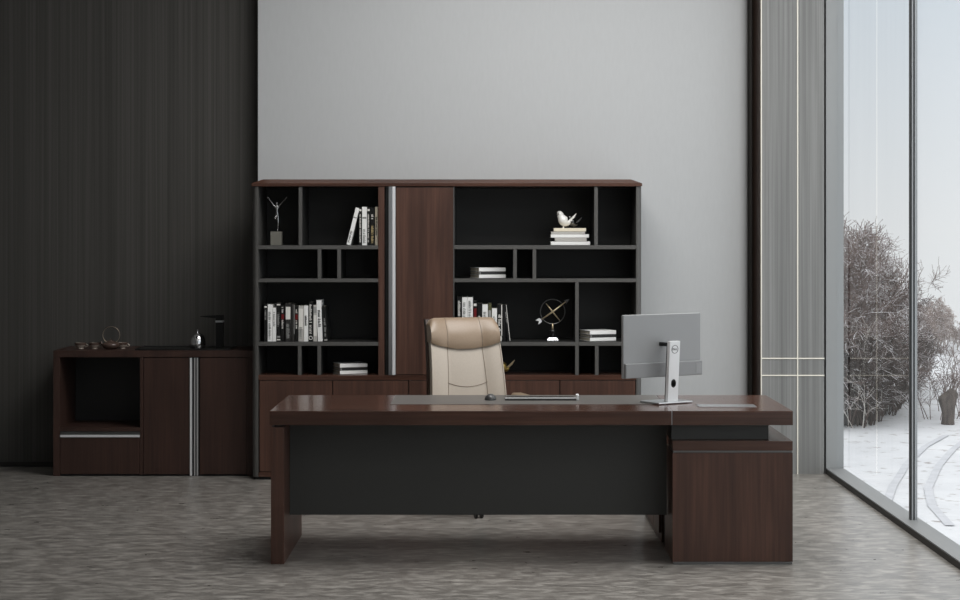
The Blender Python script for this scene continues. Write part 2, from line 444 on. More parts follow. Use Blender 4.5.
BOOKN = [0]
def book(label, loc, w, h, d, cover, marks=(), ry=0.0, rz=0.0, group=None, lying=False, pages=M_PAGES):
    """a bound book, spine towards -y, standing on its lower edge (or lying on its side)"""
    BOOKN[0] += 1
    c = NB(); th = min(0.003, w * 0.16)
    x0, x1 = -w / 2, w / 2
    pts = [(x0, d), (x0, 0.004), (x0 + 0.002, 0.0), (x1 - 0.002, 0.0), (x1, 0.004), (x1, d), (x1 - th, d), (x1 - th, th), (x0 + th, th), (x0 + th, d)]
    prism(c, pts, 'z', 0, h)
    off = 0.0
    root = obj('book', c, cover)
    root.location = loc
    root.rotation_euler = (0, PI / 2 if lying else ry, rz)
    if lying: root.rotation_euler = (0, PI / 2, rz)
    tag(root, label, 'book', group)
    obj('page_block', box(NB(), x0 + th + 0.0002, x1 - th - 0.0002, th + 0.0005, d - 0.004, 0.003, h - 0.003), pages, root, False)
    for i, mk in enumerate(marks):
        kind, z0, z1, m = mk[:4]
        b2 = NB()
        if kind == 'text': strokes(b2, w, z0 * h, z1 * h, 0.0, mk[4] if len(mk) > 4 else 1.0, BOOKN[0] * 7 + i)
        elif kind == 'block': box(b2, -w * 0.4, w * 0.4, -0.0006, 0.0, z0 * h, z1 * h)
        elif kind == 'edge': box(b2, w * 0.30, w * 0.48, -0.0006, 0.0, z0 * h, z1 * h)
        elif kind == 'ring':
            zc = (z0 + z1) / 2 * h; r = min(w * 0.38, 0.014)
            tube(b2, [(r * math.cos(k * PI / 8), -0.0003, zc + r * math.sin(k * PI / 8)) for k in range(16)], w * 0.09, 6, True)
        obj({'text': 'spine_lettering', 'block': 'spine_label', 'edge': 'spine_stripe', 'ring': 'spine_emblem'}[kind], b2, m, root, False)
    return root

T, BL, ED, RG = 'text', 'block', 'edge', 'ring'
DB = D_BC + 0.05           # depth of the spines on the shelves
def stand(px0, px1, py_top, shelf_py, label, cover, marks=(), group=None, lean=None, dd=0.0, d=0.20):
    dep = DB + dd
    zb = bz(shelf_py) + 0.0006
    x0, x1 = X(px0, dep) + 0.0003, X(px1, dep) - 0.0003
    w = x1 - x0
    h = Z(py_top, dep) - zb
    ry = 0.0
    x = (x0 + x1) / 2
    if lean:
        ry = lean
        h = h / math.cos(ry) - abs(w * math.sin(ry)) * 0.5
        w = w * math.cos(ry)
        zb += abs(w / 2 * math.sin(ry))
    return book(label, (x, dep, zb), w, h, d, cover, marks, ry, 0.0, group)

G1 = 'books on the upper left shelf'
s1 = SH1[0]
stand(346.2, 350.5, 207.8, s1, 'white book leaning to the right on the upper left shelf', M_BWHITE, [(T, .06, .40, M_INKG, .8), (BL, .72, .75, M_INKG)], G1, lean=0.245)
stand(358.9, 361.8, 207.4, s1, 'thin black book with white lettering between leaning and upright white books', M_BBLACK, [(T, .08, .82, M_INKW), (BL, .90, .95, M_INKW)], G1)
stand(361.9, 367.0, 206.8, s1, 'upright thick white book with small grey marks on the upper left shelf', M_BWHITE, [(T, .06, .42, M_INKG, .8), (BL, .69, .74, M_INKG)], G1)
stand(367.1, 370.0, 207.2, s1, 'thin black book with pinkish white lettering right of the upright white book', M_BBLACK, [(T, .08, .82, M_INKW), (BL, .90, .95, M_INKW)], G1)
stand(370.1, 374.9, 207.6, s1, 'black book with sparse gold lettering on the upper left shelf', M_BBLACK, [(T, .06, .52, M_INKGOLD), (T, .62, .82, M_INKW)], G1)
stand(375.0, 378.0, 206.9, s1, 'cream book with black lettering against the walnut door frame', M_BCREAM, [(T, .26, .74, M_INKB)], G1)

G2 = 'books on the middle left shelf'
s3 = SH3[0]
L2 = [
 (263.9, 267.4, 304.3, 'black book at the left end of the middle left row', M_BBLACK, [(BL, .91, .95, M_INKW), (T, .58, .85, M_INKG, .8)], None),
 (267.5, 272.4, 304.4, 'taller white book second in the middle left row', M_BWHITE, [(T, .06, .8, M_INKG, .7)], None),
 (272.5, 276.1, 307.8, 'shorter white book beside the taller white one in the middle left row', M_BWHITE, [(T, .45, .9, M_INKG, .7)], None),
 (276.3, 280.8, 302.7, 'black book with a white mark at its head and two at its foot', M_BBLACK, [(BL, .93, .965, M_INKW), (T, .38, .75, M_INKG, .8), (BL, .03, .06, M_INKW), (BL, .10, .14, M_INKG)], None),
 (280.9, 284.5, 305.6, 'first black book with a red patch, left of the white labelled one', M_BBLACK, [(T, .36, .60, M_INKW), (BL, .62, .76, M_BRED), (T, .80, .96, M_INKW)], None),
 (285.2, 291.0, 303.4, 'charcoal book with a white label on its upper spine', M_BCHAR, [(BL, .58, .91, M_INKW), (T, .08, .46, M_INKG, .8)], None),
 (291.1, 294.6, 304.2, 'plain charcoal book with a light edge right of the white labelled one', M_BCHAR, [(ED, .2, .98, M_INKG)], None),
 (295.0, 298.2, 306.0, 'second black book with a red patch, left of the cream white one', M_BBLACK, [(T, .36, .60, M_INKW), (BL, .62, .76, M_BRED), (T, .80, .96, M_INKW)], None),
 (298.3, 303.7, 305.8, 'pale grey white book with a long streak in the middle left row', M_BGREY, [(BL, .35, .92, M_INKW), (T, .05, .4, M_INKG, .8)], None),
 (303.8, 308.2, 305.6, 'white book directly left of the black book with a ring emblem', M_BWHITE, [(T, .44, .72, M_INKB, .7)], None),
 (308.4, 313.0, 302.2, 'tall black book with bold white lettering and a ring emblem at its foot', M_BBLACK, [(T, .2, .42, M_INKW, .8), (T, .48, .95, M_INKW, 1.3), (RG, .04, .14, M_INKW)], None),
 (313.2, 317.0, 305.0, 'grey book between the ring emblem book and the tallest white one', M_BGREY, [(BL, .15, .72, M_INKW), (BL, .78, .95, M_INKG)], None),
 (317.6, 322.6, 300.2, 'tallest white book with heavy black lettering in the middle left row', M_BWHITE, [(T, .35, .76, M_INKB, 1.3)], -0.035),
 (323.9, 328.0, 306.2, 'black book leaning at the right end of the middle left row', M_BBLACK, [(T, .14, .66, M_INKG), (BL, .03, .05, M_INKW)], -0.055),
]
for (a, c, yt, lab, cv, mk, ln) in L2: stand(a, c, yt, s3, lab, cv, mk, G2, lean=ln)

G3 = 'books on the middle right shelf'
L3 = [
 (457.0, 461.9, 297.0, 'black book with white script at the left end of the right row', M_BBLACK, [(T, .3, .92, M_INKW, 1.2)], None),
 (462.0, 467.0, 297.2, 'first of two tall white books right of the black script book', M_BWHITE, [(T, .3, .9, M_INKG, .7)], None),
 (467.2, 472.9, 297.2, 'second of two tall white books, left of the red patched book', M_BWHITE, [(T, .3, .92, M_INKG, .7)], None),
 (473.2, 477.0, 301.2, 'black book with a red patch above the headrest of the chair', M_BBLACK, [(BL, .5, .82, M_BRED), (BL, .88, .94, M_INKW)], None),
 (477.2, 482.0, 303.4, 'black book with a white left edge and white letters above the headrest', M_BBLACK, [(T, .4, .7, M_INKW, 1.3)], None),
 (482.2, 487.9, 304.4, 'white book between the white lettered black one and the olive one', M_BWHITE, [(T, .4, .8, M_INKG, .6)], None),
 (488.1, 491.6, 303.4, 'narrow olive book with a pale label above the headrest', M_BOLIVE, [(BL, .4, .82, M_INKG)], None),
 (491.8, 497.0, 308.4, 'shorter white book above the rounded headrest corner', M_BWHITE, [(T, .3, .8, M_INKG, .6)], None),
 (497.2, 502.3, 304.2, 'black book with white lettering and a white block at its foot', M_BBLACK, [(BL, .01, .14, M_INKW), (T, .28, .72, M_INKW, 1.4), (ED, .15, .99, M_INKW)], None),
 (503.0, 505.6, 304.6, 'thin plain black book beside the leaning one on the right', M_BBLACK, [], -0.02),
 (507.6, 510.4, 304.6, 'thin black book with a white edge leaning left at the row end', M_BBLACK, [(ED, .01, .99, M_INKW), (T, .5, .8, M_INKG, .8)], -0.105),
]
for (a, c, yt, lab, cv, mk, ln) in L3: stand(a, c, yt, s3, lab, cv, mk, G3, lean=ln)

def lay(px0, px1, py0, py1, dep, label, cover, group, rz=0.0, d=0.19, marks=(), zb=None, pages=M_PAGES):
    """a book lying flat, its spine towards the room"""
    w = (py1 - py0) * dep / F; L = (px1 - px0) * dep / F
    x0 = X(px0, dep)
    z = (zb if zb is not None else Z(py1, dep))
    return book(label, (x0, dep, z + w / 2), w, L, d, cover, marks, 0, rz, group, lying=True, pages=pages), z + w

# stack under the birds
z = bz(SH1[0]) + 0.0006
G4 = 'stack of books under the bird ornaments'
for (a, c, w, lab, cv) in (
    (550.9, 590.0, 3.6, 'white book at the bottom of the stack under the birds', M_BWHITE),
    (555.0, 586.6, 3.7, 'grey narrower book second from the bottom under the birds', M_BGREY),
    (550.9, 588.9, 3.4, 'wide white book in the middle of the stack under the birds', M_BWHITE),
    (551.2, 585.2, 2.7, 'pale grey book second from the top under the birds', M_BGREY),
    (553.9, 586.0, 3.4, 'cream book on top of the stack directly under the birds', M_BCREAM)):
    _, z = lay(a, c, 0, w, DB, lab, cv, G4, zb=z + 0.0004)
Z_BIRD = z
def small_stack(px, py_shelf, where, group):
    z = bz(py_shelf) + 0.0006
    for (w, cv, lab) in ((3.6, M_BWHITE, 'white bottom book of the small stack '), (2.9, M_BCHAR, 'dark thin middle book of the small stack '), (3.9, M_BWHITE, 'white top book of the small stack ')):
        _, z = lay(px, px + 28.6, 0, w, DB, lab + where, cv, group, rz=0.36, d=0.175, zb=z + 0.0004, marks=[(BL, 0.02, 0.06, M_INKG)] if cv is M_BCHAR else ())
small_stack(340.0, 375.2, 'in the lowest left bay', 'small stack in the lowest left bay')
small_stack(479.0, SH2[0], 'above the chair on the second right shelf', 'small stack on the second right shelf')
small_stack(590.0, SH3[0], 'left of the monitor', 'small stack left of the monitor')

# ------------------------------------------------------------------ shelf ornaments
# silver figure with raised arms on a stone plinth
dS = DB + 0.06
zs = bz(SH1[0]) + 0.0006
fx = X(276.5, dS)
st = thing('figure_sculpture', 'silver figure with both arms raised standing on a grey block', 'sculpture', (fx, dS, zs))
zp = Z(231.6, dS) - zs
pw = X(282.0, dS) - X(271.0, dS)
obj('plinth', box(NB(), -pw / 2, pw / 2, -pw / 2, pw / 2, 0, zp, 0.002), M_PLINTH, st, False)['label'] = 'grey stone block'
k = F / dS
def sp(px, py, y=0.0): return ((px - 276.5) / k, y, Z(py, dS) - zs)
fv = [sp(277.2, 214.5), sp(277.0, 210.5), sp(276.7, 207.5), sp(276.8, 205.0), sp(276.8, 203.3), sp(276.8, 201.6),   # 0 pelvis .. 5 crown
      sp(278.6, 207.0), sp(282.5, 202.0, -0.006), sp(287.0, 197.2, -0.008),                                           # 6-8 arm
      sp(274.8, 207.0), sp(271.2, 201.6, -0.006), sp(267.2, 196.6, -0.008),                                           # 9-11 arm
      sp(278.0, 216.6), sp(278.3, 222.5, -0.004), sp(277.6, 229.8), sp(277.9, 231.1, -0.012),                         # 12-15 standing leg
      sp(276.0, 216.2), sp(275.2, 218.6, -0.022), sp(277.0, 220.8, 0.016)]                                            # 16-18 lifted leg
fe = [(0, 1), (1, 2), (2, 3), (3, 4), (4, 5), (2, 6), (6, 7), (7, 8), (2, 9), (9, 10), (10, 11), (0, 12), (12, 13), (13, 14), (14, 15), (0, 16), (16, 17), (17, 18)]
fr = [.0085, .0075, .0105, .0042, .0078, .0062, .0055, .0036, .003, .0055, .0036, .0036, .0078, .0055, .0036, .0042, .0075, .0055, .004]
baked('figure', fv, fe, fr, M_SILVER, st)['label'] = 'silver dancing figure'

# two birds on the book stack
def bird(name, label, px, dep, zb, s, mtl, rz=0.0, tail_mtl=None):
    """small songbird: head and breast to the left, long tail cocked up to the right"""
    r = thing(name, label, 'bird ornament', (X(px, dep), dep, zb), rz, 'bird ornaments')
    key = [(-.041, .094, .006), (-.036, .097, .015), (-.027, .093, .0205), (-.020, .076, .024), (-.006, .053, .034), (.010, .040, .031), (.027, .036, .019), (.044, .046, .006)]
    P = []
    for q in range(len(key) - 1):
        k0, k1, k2, k3 = (Vector(key[max(0, min(len(key) - 1, q + o_))]) for o_ in (-1, 0, 1, 2))
        for f_ in (0, .25, .5, .75):
            P.append(.5 * ((2 * k1) + (k2 - k0) * f_ + (2 * k0 - 5 * k1 + 4 * k2 - k3) * f_ ** 2 + (3 * k1 - k0 - 3 * k2 + k3) * f_ ** 3))
    SMOOTH(obj('body', tube(NB(), [(p.x * s, 0, p.y * s) for p in P], [max(.003, p.z) * s for p in P], 20), mtl, r, False), 1.2)
    t = NB()
    prism(t, [(x * s, zz * s) for x, zz in ((.026, .030), (.066, .066), (.082, .094), (.079, .097), (.058, .078), (.022, .044))], 'y', -.007 * s, .007 * s)
    obj('tail', t, tail_mtl or mtl, r, False)
    bk = lathe(NB(), [(.005 * s, 0), (.003 * s, .005 * s), (0, .009 * s)], 10)
    bmesh.ops.rotate(bk, verts=bk.verts, cent=(0, 0, 0), matrix=Matrix.Rotation(-PI / 2 * 1.05, 3, 'Y'))
    bmesh.ops.translate(bk, verts=bk.verts, vec=Vector((-.040, 0, .093)) * s)
    obj('beak', bk, mtl, r, False)
    ft = NB()
    for sy in (-1, 1): lathe(ft, [(.006 * s, 0), (.004 * s, .012 * s)], 8, (-.004 * s, sy * .011 * s, 0))
    obj('feet', ft, mtl, r, False)
    return r
bird('bird_ornament', 'white ceramic bird with cocked tail on the cream book', 564.0, DB + 0.07, Z_BIRD + 0.0005, 1.02, M_CERAM)
bird('bird_ornament', 'smaller mirror-glazed bird beside the white bird on the books', 572.6, DB + 0.13, Z_BIRD + 0.0005, 0.78, M_SMOKE)
bird('bird_ornament', 'antique gold bird ornament in the low bay behind the chair', 503.0, DB + 0.06, zcb1 + 0.0006, 0.96, M_GOLD, 0.0, M_BRASS)

# armillary ornament with an arrow
dA = DB + 0.08
za = bz(SH3[0]) + 0.0006
ar = thing('armillary_ornament', 'brass ring ornament with a crossing arrow on a small stand', 'ornament', (X(552.6, dA), dA, za))
ka = F / dA
def ap(px, py, y=0.0): return Vector(((px - 552.6) / ka, y, Z(py, dA) - za))
cc = ap(552.6, 311.6); R = 12.3 / ka
obj('ring', tube(NB(), [(cc.x + R * math.cos(a * PI / 24), 0, cc.z + R * math.sin(a * PI / 24)) for a in range(48)], 0.0028, 8, True), M_ALUD, ar, False, True)
obj('arrow_shaft', tube(NB(), [ap(541.0, 319.8), ap(552.6, 311.8), ap(566.0, 301.6)], [.0036, .0064, .0036], 8), M_BRASS, ar, False, True)
obj('cross_bar', tube(NB(), [ap(546.0, 303.4, .004), ap(552.6, 311.8, .004), ap(559.8, 320.6, .004)], [.0022, .0055, .0022], 8), M_BRASS, ar, False, True)
fl = NB()
d1 = (ap(541, 319.8) - ap(552.6, 311.8)).normalized(); nrm = Vector((-d1.z, 0, d1.x))
base = ap(541.6, 319.2)
for s in (1, -1):
    pts = [base, base + nrm * s * .016 + d1 * .010, base + nrm * s * .017 + d1 * .038, base + d1 * .022]
    prism(fl, [(p.x, p.z) for p in pts], 'y', -.002, .002)
obj('arrow_fletching', fl, M_WHITEM, ar, False)
hd = NB(); tip = ap(569.4, 299.0); d2 = -d1
prism(hd, [(p.x, p.z) for p in (tip, ap(565.6, 301.9) + nrm * .016 - d2 * .006, ap(565.6, 301.9), ap(565.6, 301.9) - nrm * .016 - d2 * .006)], 'y', -.002, .002)
obj('arrow_head', hd, M_ALUD, ar, False)
zz = lambda py: Z(py, dA) - za
obj('stem', lathe(NB(), [(.0075, zz(330.5)), (.006, zz(327)), (.0045, zz(323.4))], 12), M_BRASS, ar, False, True)
obj('knob', lathe(NB(), [(.012, zz(337.4)), (.024, zz(336)), (.016, zz(334)), (.022, zz(332)), (.024, zz(330.5)), (.010, zz(329.4))], 20), M_BLACKP, ar, False, True)
bp = NB(); r0, r1 = 5.7 / ka, 3.9 / ka; zt_ = zz(337.4)
A = [bp.verts.new(p) for p in ((-r0, -r0, 0), (r0, -r0, 0), (r0, r0, 0), (-r0, r0, 0))]
A1 = [bp.verts.new(p) for p in ((-r0, -r0, .006), (r0, -r0, .006), (r0, r0, .006), (-r0, r0, .006))]
A2 = [bp.verts.new(p) for p in ((-r1, -r1, zt_), (r1, -r1, zt_), (r1, r1, zt_), (-r1, r1, zt_))]
bp.faces.new(A[::-1]); bp.faces.new(A2)
for P, Q in ((A, A1), (A1, A2)):
    for i in range(4): bp.faces.new((P[i], P[(i + 1) % 4], Q[(i + 1) % 4], Q[i]))
obj('base', bp, M_ALU, ar, False)

# ------------------------------------------------------------------ low tea cabinet
def cx(px): return X(px, D_CAB)
def cz(py): return Z(py, D_CAB)
tc_ = thing('tea_cabinet', 'low walnut cabinet with open niche standing along the dark wall', 'cabinet', (cx(151), D_CAB + 0.19, 0))
CL, CR, YCB = cx(53.2), bx(251.9) - 0.006, D_DARK - 0.016
ZCT = cz(350.6)
pbox('top_board', tc_, M_WOODSH, CL, CR, D_CAB - 0.002, YCB, cz(357.3), ZCT, 0.002)
pbox('side_panel', tc_, M_WOODSH, CL, cx(59.8), D_CAB, YCB, 0.002, cz(357.3) - 0.0004, 0.001)
pbox('center_panel', tc_, M_WOODSH, cx(140.0), cx(143.2), D_CAB, YCB - 0.02, 0.012, cz(357.3) - 0.0004, 0.001)
pbox('side_panel', tc_, M_WOODSH, cx(247.2), CR, D_CAB, YCB, 0.002, cz(357.3) - 0.0004, 0.001)
pbox('back_panel', tc_, M_INSHADE, cx(59.8), cx(247.2), YCB - 0.018, YCB, 0.012, cz(357.3) - 0.0004)
pbox('niche_floor', tc_, M_WOODSH, cx(59.8), cx(140.0), D_CAB, YCB - 0.02, cz(431.4), cz(427.6), 0.001)
pbox('bottom_board', tc_, M_RECESS, cx(59.8), cx(247.2), D_CAB + 0.008, YCB - 0.02, 0.002, 0.012)
dr = pbox('drawer', tc_, M_WOODSH, cx(60.2), cx(139.6), D_CAB + 0.001, D_CAB + 0.30, 0.014, cz(437.6), 0.002)
h1 = NB(); box(h1, cx(60.0), cx(139.8), D_CAB - 0.004, D_CAB + 0.018, cz(437.2), cz(435.0), 0.001)
hh = obj('handle', h1, M_ALUHI, None); hh.parent = dr; hh.location = -Vector(tc_.location); hh['label'] = 'aluminium handle strip'
h2 = NB(); box(h2, cx(60.0), cx(139.8), D_CAB + 0.010, D_CAB + 0.018, cz(434.8), cz(431.8))
hh = obj('handle_channel', h2, M_ALUD, None); hh.parent = dr; hh.location = -Vector(tc_.location)
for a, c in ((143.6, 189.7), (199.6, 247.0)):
    pbox('door', tc_, M_WOODSH, cx(a), cx(c), D_CAB + 0.001, D_CAB + 0.021, 0.013, cz(358.0), 0.002)
hb = NB()
z0, z1 = 0.004, cz(357.9)
pbox('door_handle', tc_, M_ALUHI, cx(190.0), cx(191.9), D_CAB - 0.008, D_CAB + 0.024, z0, z1, 0.001)
box(hb, cx(194.0), cx(195.2), D_CAB - 0.002, D_CAB + 0.024, z0, z1, 0.001)
box(hb, cx(196.6), cx(198.0), D_CAB - 0.002, D_CAB + 0.024, z0, z1, 0.001)
pbox('handle_channel', tc_, M_BLACKP, cx(192.0), cx(199.2), D_CAB + 0.012, D_CAB + 0.024, z0, z1)
obj('handle_ribs', hb, mat('grey_satin_aluminium', rgb(176, 176, 176), 0.35, 0.3), tc_)['label'] = 'full-height ribbed aluminium handle'
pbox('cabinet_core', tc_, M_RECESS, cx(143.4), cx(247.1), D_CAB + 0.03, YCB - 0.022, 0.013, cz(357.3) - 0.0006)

# things on the tea cabinet
ZT1 = ZCT + 0.0006
dT = D_CAB + 0.16
def ux(px): return X(px, dT)
kt = F / dT
# flat black tray
tr = thing('tea_tray', 'flat black tray lying on the low cabinet top', 'tray', (cx(182), dT + 0.02, ZT1))
pbox('tray_base', tr, M_BLACKP, cx(134.0), cx(229.5), D_CAB + 0.02, D_CAB + 0.33, ZT1, ZT1 + 0.006, 0.002)
rm = NB()
x0, x1, y0, y1 = cx(134.0), cx(229.5), D_CAB + 0.02, D_CAB + 0.33
for (a, b_, c, d_) in ((x0, x1, y0, y0 + .006), (x0, x1, y1 - .006, y1), (x0, x0 + .006, y0 + .006, y1 - .006), (x1 - .006, x1, y0 + .006, y1 - .006)):
    box(rm, a, b_, c, d_, ZT1 + .0062, ZT1 + .011)
obj('tray_rim', rm, M_BLACKP, tr)
ZTR = ZT1 + 0.0066
# chrome kettle
dK = dT
kh = (348.0 - 332.5) / kt; kr = 8.1 / kt
ke = thing('kettle', 'small domed chrome kettle on the black tray', 'kettle', (ux(197.6), dK, ZTR))
prof = [(kr * .86, 0), (kr * .97, .006), (kr, kh * .22), (kr * .99, kh * .42), (kr * .92, kh * .62), (kr * .76, kh * .80), (kr * .52, kh * .92), (kr * .22, kh * .99), (0, kh)]
SMOOTH(obj('body', lathe(NB(), prof, 32), M_CHROME, ke, False), 0.7)
SMOOTH(obj('lid_knob', lathe(NB(), [(.006, kh - .001), (.005, kh + .007), (.010, kh + .013), (.010, kh + .019), (.005, kh + .023), (0, kh + .024)], 16), M_CHROME, ke, False), 0.7)
SMOOTH(obj('spout', tube(NB(), [(0, -kr * .6, kh * .60), (.004, -kr * .98, kh * .74), (.006, -kr * 1.2, kh * .84)], [.010, .007, .005], 12), M_CHROME, ke, False), 0.7)
# black dispenser tower
fa = thing('water_dispenser', 'tall black square water dispenser tap standing on the black tray', 'tap', (ux(218.5), dT + 0.06, ZTR))
hw = 3.6 / kt; hz = (348.0 - 315.4) / kt
obj('column', box(NB(), -hw, hw, -hw, hw, 0, hz * .775, .003), M_BLACKTAP, fa, False)
obj('ring', box(NB(), -hw - .002, hw + .002, -hw - .002, hw + .002, hz * .776, hz * .835, .002), M_ALU, fa, False)['label'] = 'polished metal band'
obj('head', box(NB(), -hw, hw, -hw, hw, hz * .836, hz, .003), M_BLACKTAP, fa, False)
sp_ = NB(); prism(sp_, [(-hw + .001, hz * .90), (-hw - .055, hz * .925), (-hw - .108, hz * .945), (-hw - .108, hz * .968), (-hw - .05, hz * .985), (-hw + .001, hz * .99)], 'y', -.014, .014)
obj('spout', sp_, M_BLACKTAP, fa, False)
# teapot
tp = thing('teapot', 'squat brown clay teapot with a tall wire loop handle', 'teapot', (ux(111.0), dT, ZT1))
R_ = 9.0 / kt
prof = [(R_ * .55, 0), (R_ * .82, .008), (R_, .024), (R_ * .97, .034), (R_ * .80, .044), (R_ * .5, .050), (R_ * .46, .050)]
SMOOTH(obj('body', lathe(NB(), prof, 32), M_CLAY, tp, False), 0.8)
SMOOTH(obj('lid', lathe(NB(), [(R_ * .45, .0505), (R_ * .42, .054), (R_ * .2, .058), (.005, .058), (.004, .062), (.008, .067), (0, .070)], 24), M_CLAY, tp, False), 0.8)
SMOOTH(obj('spout', tube(NB(), [(-R_ * .8, 0, .026), (-R_ * 1.05, 0, .036), (-R_ * 1.12, 0, .052)], [.012, .008, .006], 10), M_CLAY, tp, False), 0.8)
lp = []
for k_ in range(25):
    a = -0.32 * PI + (1.64 * PI) * k_ / 24
    lp.append((.058 * math.cos(a) + .002, 0, .095 + .058 * math.sin(a)))
SMOOTH(obj('loop_handle', tube(NB(), lp, .0026, 8), M_WIRE, tp, False), 0.8)
# cups
def make_cup():
    r = thing('teacup', 'x', 'teacup', (0, 0, 0), 0, 'glazed teacups')
    prof = [(.021, 0), (.022, .004), (.020, .007), (.030, .014), (.037, .026), (.039, .040), (.037, .040), (.034, .026), (.026, .016), (0, .011)]
    SMOOTH(obj('cup_body', lathe(NB(), prof, 28), M_CLAYL, r, False), 0.9)
    SMOOTH(obj('cup_band', lathe(NB(), [(.0382, .026), (.0402, .039), (.0402, .042), (.0382, .042), (.0380, .039)], 28), M_CLAY, r, False), 0.9)
    hp = [(.035 + .016 * math.sin(t_ / 8 * PI), -.004, .034 - .022 * t_ / 8) for t_ in range(9)]
    SMOOTH(obj('cup_handle', tube(NB(), hp, .0034, 8), M_CLAYL, r, False), 0.9)
    return r
cup0 = make_cup()
cups = [(80.5, 0.02, 'glazed teacup at the far left end of the cabinet top'), (94.5, 0.02, 'glazed teacup between the left cup and the clay teapot'), (122.2, 0.05, 'glazed teacup just right of the clay teapot')]
for i, (px, dy, lab) in enumerate(cups):
    if i == 0: o = cup0
    else:
        o = cup0.copy(); COL.objects.link(o)
        for ch in cup0.children:
            c = ch.copy(); COL.objects.link(c); c.parent = o
    o.location = (X(px, dT + dy), dT + dy, ZT1); o['label'] = lab

# ------------------------------------------------------------------ desk
def dx(px, d=D_DESK): return X(px, d)
def dz(py, d=D_DESK): return Z(py, d)
ZD1, ZD0 = dz(411.0), dz(425.2)
YD0, YD1 = D_DESK, 9.842
XD0, XS, XD1 = dx(269.6), dx(671.9), dx(793.0)
dk = thing('executive_desk', 'wide walnut executive desk with dark grey front panel on the grey floor', 'desk', ((XD0 + XS) / 2, 9.42, 0))
pbox('desk_top', dk, M_WOODH, XD0, XS - 0.001, YD0, YD1, ZD0, ZD1, 0.0015)
obj('seam_strip', box(NB(), XS - 0.0009, XS + 0.0012, YD0 + .001, YD1 - .001, ZD0 + .001, ZD1 - .0005), M_ALU, dk)
il = NB()
ya, yb = 9.31, YD1 - 0.012
box(il, X(390.3, 9.31), XS - 0.004, ya, yb, ZD1 + 0.0002, ZD1 + 0.0016, 0.0005)
obj('leather_inlay', il, M_LEATHINLAY, dk)['label'] = 'flat grey leather writing surface'
pbox('leg_panel', dk, M_WOODV, dx(270.8), dx(284.0), YD0 + 0.004, YD1 - 0.004, 0.0, ZD0 - 0.010, 0.0012)
pbox('leg_spacer', dk, M_RECESS, dx(274), dx(282.5), YD0 + 0.02, YD1 - 0.02, ZD0 - 0.0105, ZD0 - 0.0002)
pbox('modesty_panel', dk, M_MODESTY, dx(284.2) + 0.001, dx(671.6), 9.215, 9.235, 0.2085, ZD0 - 0.0006)
pbox('support_rail', dk, M_BLACKP, dx(284.4) + 0.001, dx(671.4), 9.60, 9.64, ZD0 - 0.06, ZD0 - 0.0006)

# side cabinet carrying the right hand end of the top
pc = thing('side_cabinet', 'walnut side cabinet under the right end of the desk', 'cabinet', (dx(732), 9.7, 0))
pbox('top_slab', pc, M_WOODH, XS + 0.0024, XD1, YD0, YD1, ZD0, ZD1, 0.0015)
obj('cable_flap', box(NB(), X(697.2, 9.25), X(754.6, 9.25), 9.17, 9.30, ZD1 + 0.0002, ZD1 + 0.003, 0.001), M_ALU, pc)['label'] = 'flush silver cable flap'
ZP1 = dz(441.2)
PXA, PXB = dx(672.6), dx(792.8)
YPB = 10.55
pbox('spacer_block', pc, M_MODESTY, XS + 0.004, dx(768.6, 9.04), 9.04, YD1 - 0.03, ZP1 + 0.0004, ZD0 - 0.0004)
pbox('cap_board', pc, M_WOODH, PXA, PXB, YD0, YPB, dz(450.6), ZP1, 0.0012)
pbox('metal_groove', pc, M_ALUD, PXA + 0.002, PXB - 0.002, YD0 + 0.004, YPB - 0.004, dz(452.8), dz(450.6) - 0.0004)
pbox('body_front', pc, M_WOODV, PXA, PXB, YD0, 9.36, dz(562.0) + 0.001, dz(453.0), 0.0012)
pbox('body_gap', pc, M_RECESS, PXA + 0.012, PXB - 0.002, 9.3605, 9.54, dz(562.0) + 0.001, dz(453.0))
pbox('body_rear', pc, M_WOODV, PXA, PXB, 9.541, YPB, dz(562.0) + 0.001, dz(453.0), 0.0012)
pbox('foot_rail', pc, M_ALUD, PXA + 0.002, PXB - 0.002, YD0 + 0.002, YPB - 0.01, 0.0, dz(562.0))
for (ya, yb) in ((9.56, 9.86), (9.87, 10.17), (10.18, 10.52)):
    dd_ = pbox('drawer', pc, M_WOODV, PXA - 0.0005 - 0.012, PXA - 0.0005, ya, yb, 0.06, dz(456), 0.0012)

# ------------------------------------------------------------------ things on the desk
ZI = ZD1 + 0.0022
# mouse
mo = thing('computer_mouse', 'small dark computer mouse on the leather inlay beside the keyboard', 'mouse', (X(490.5, 9.56), 9.56, ZI))
bm_ = NB(); bmesh.ops.create_uvsphere(bm_, u_segments=24, v_segments=16, radius=1.0)
for v in bm_.verts:
    x, y, z_ = v.co
    v.co = Vector((x * .031, y * .054, max(z_, -0.02) * (.031 - .006 * y)))
SMOOTH(obj('mouse_body', bm_, M_DKGREYP, mo, False), 0.9)
obj('scroll_wheel', lathe(NB(), [(.004, -.003), (.008, -.003), (.008, .003), (.004, .003)], 16, (0, .03, .0178), 'x'), M_BLACKP, mo, False)
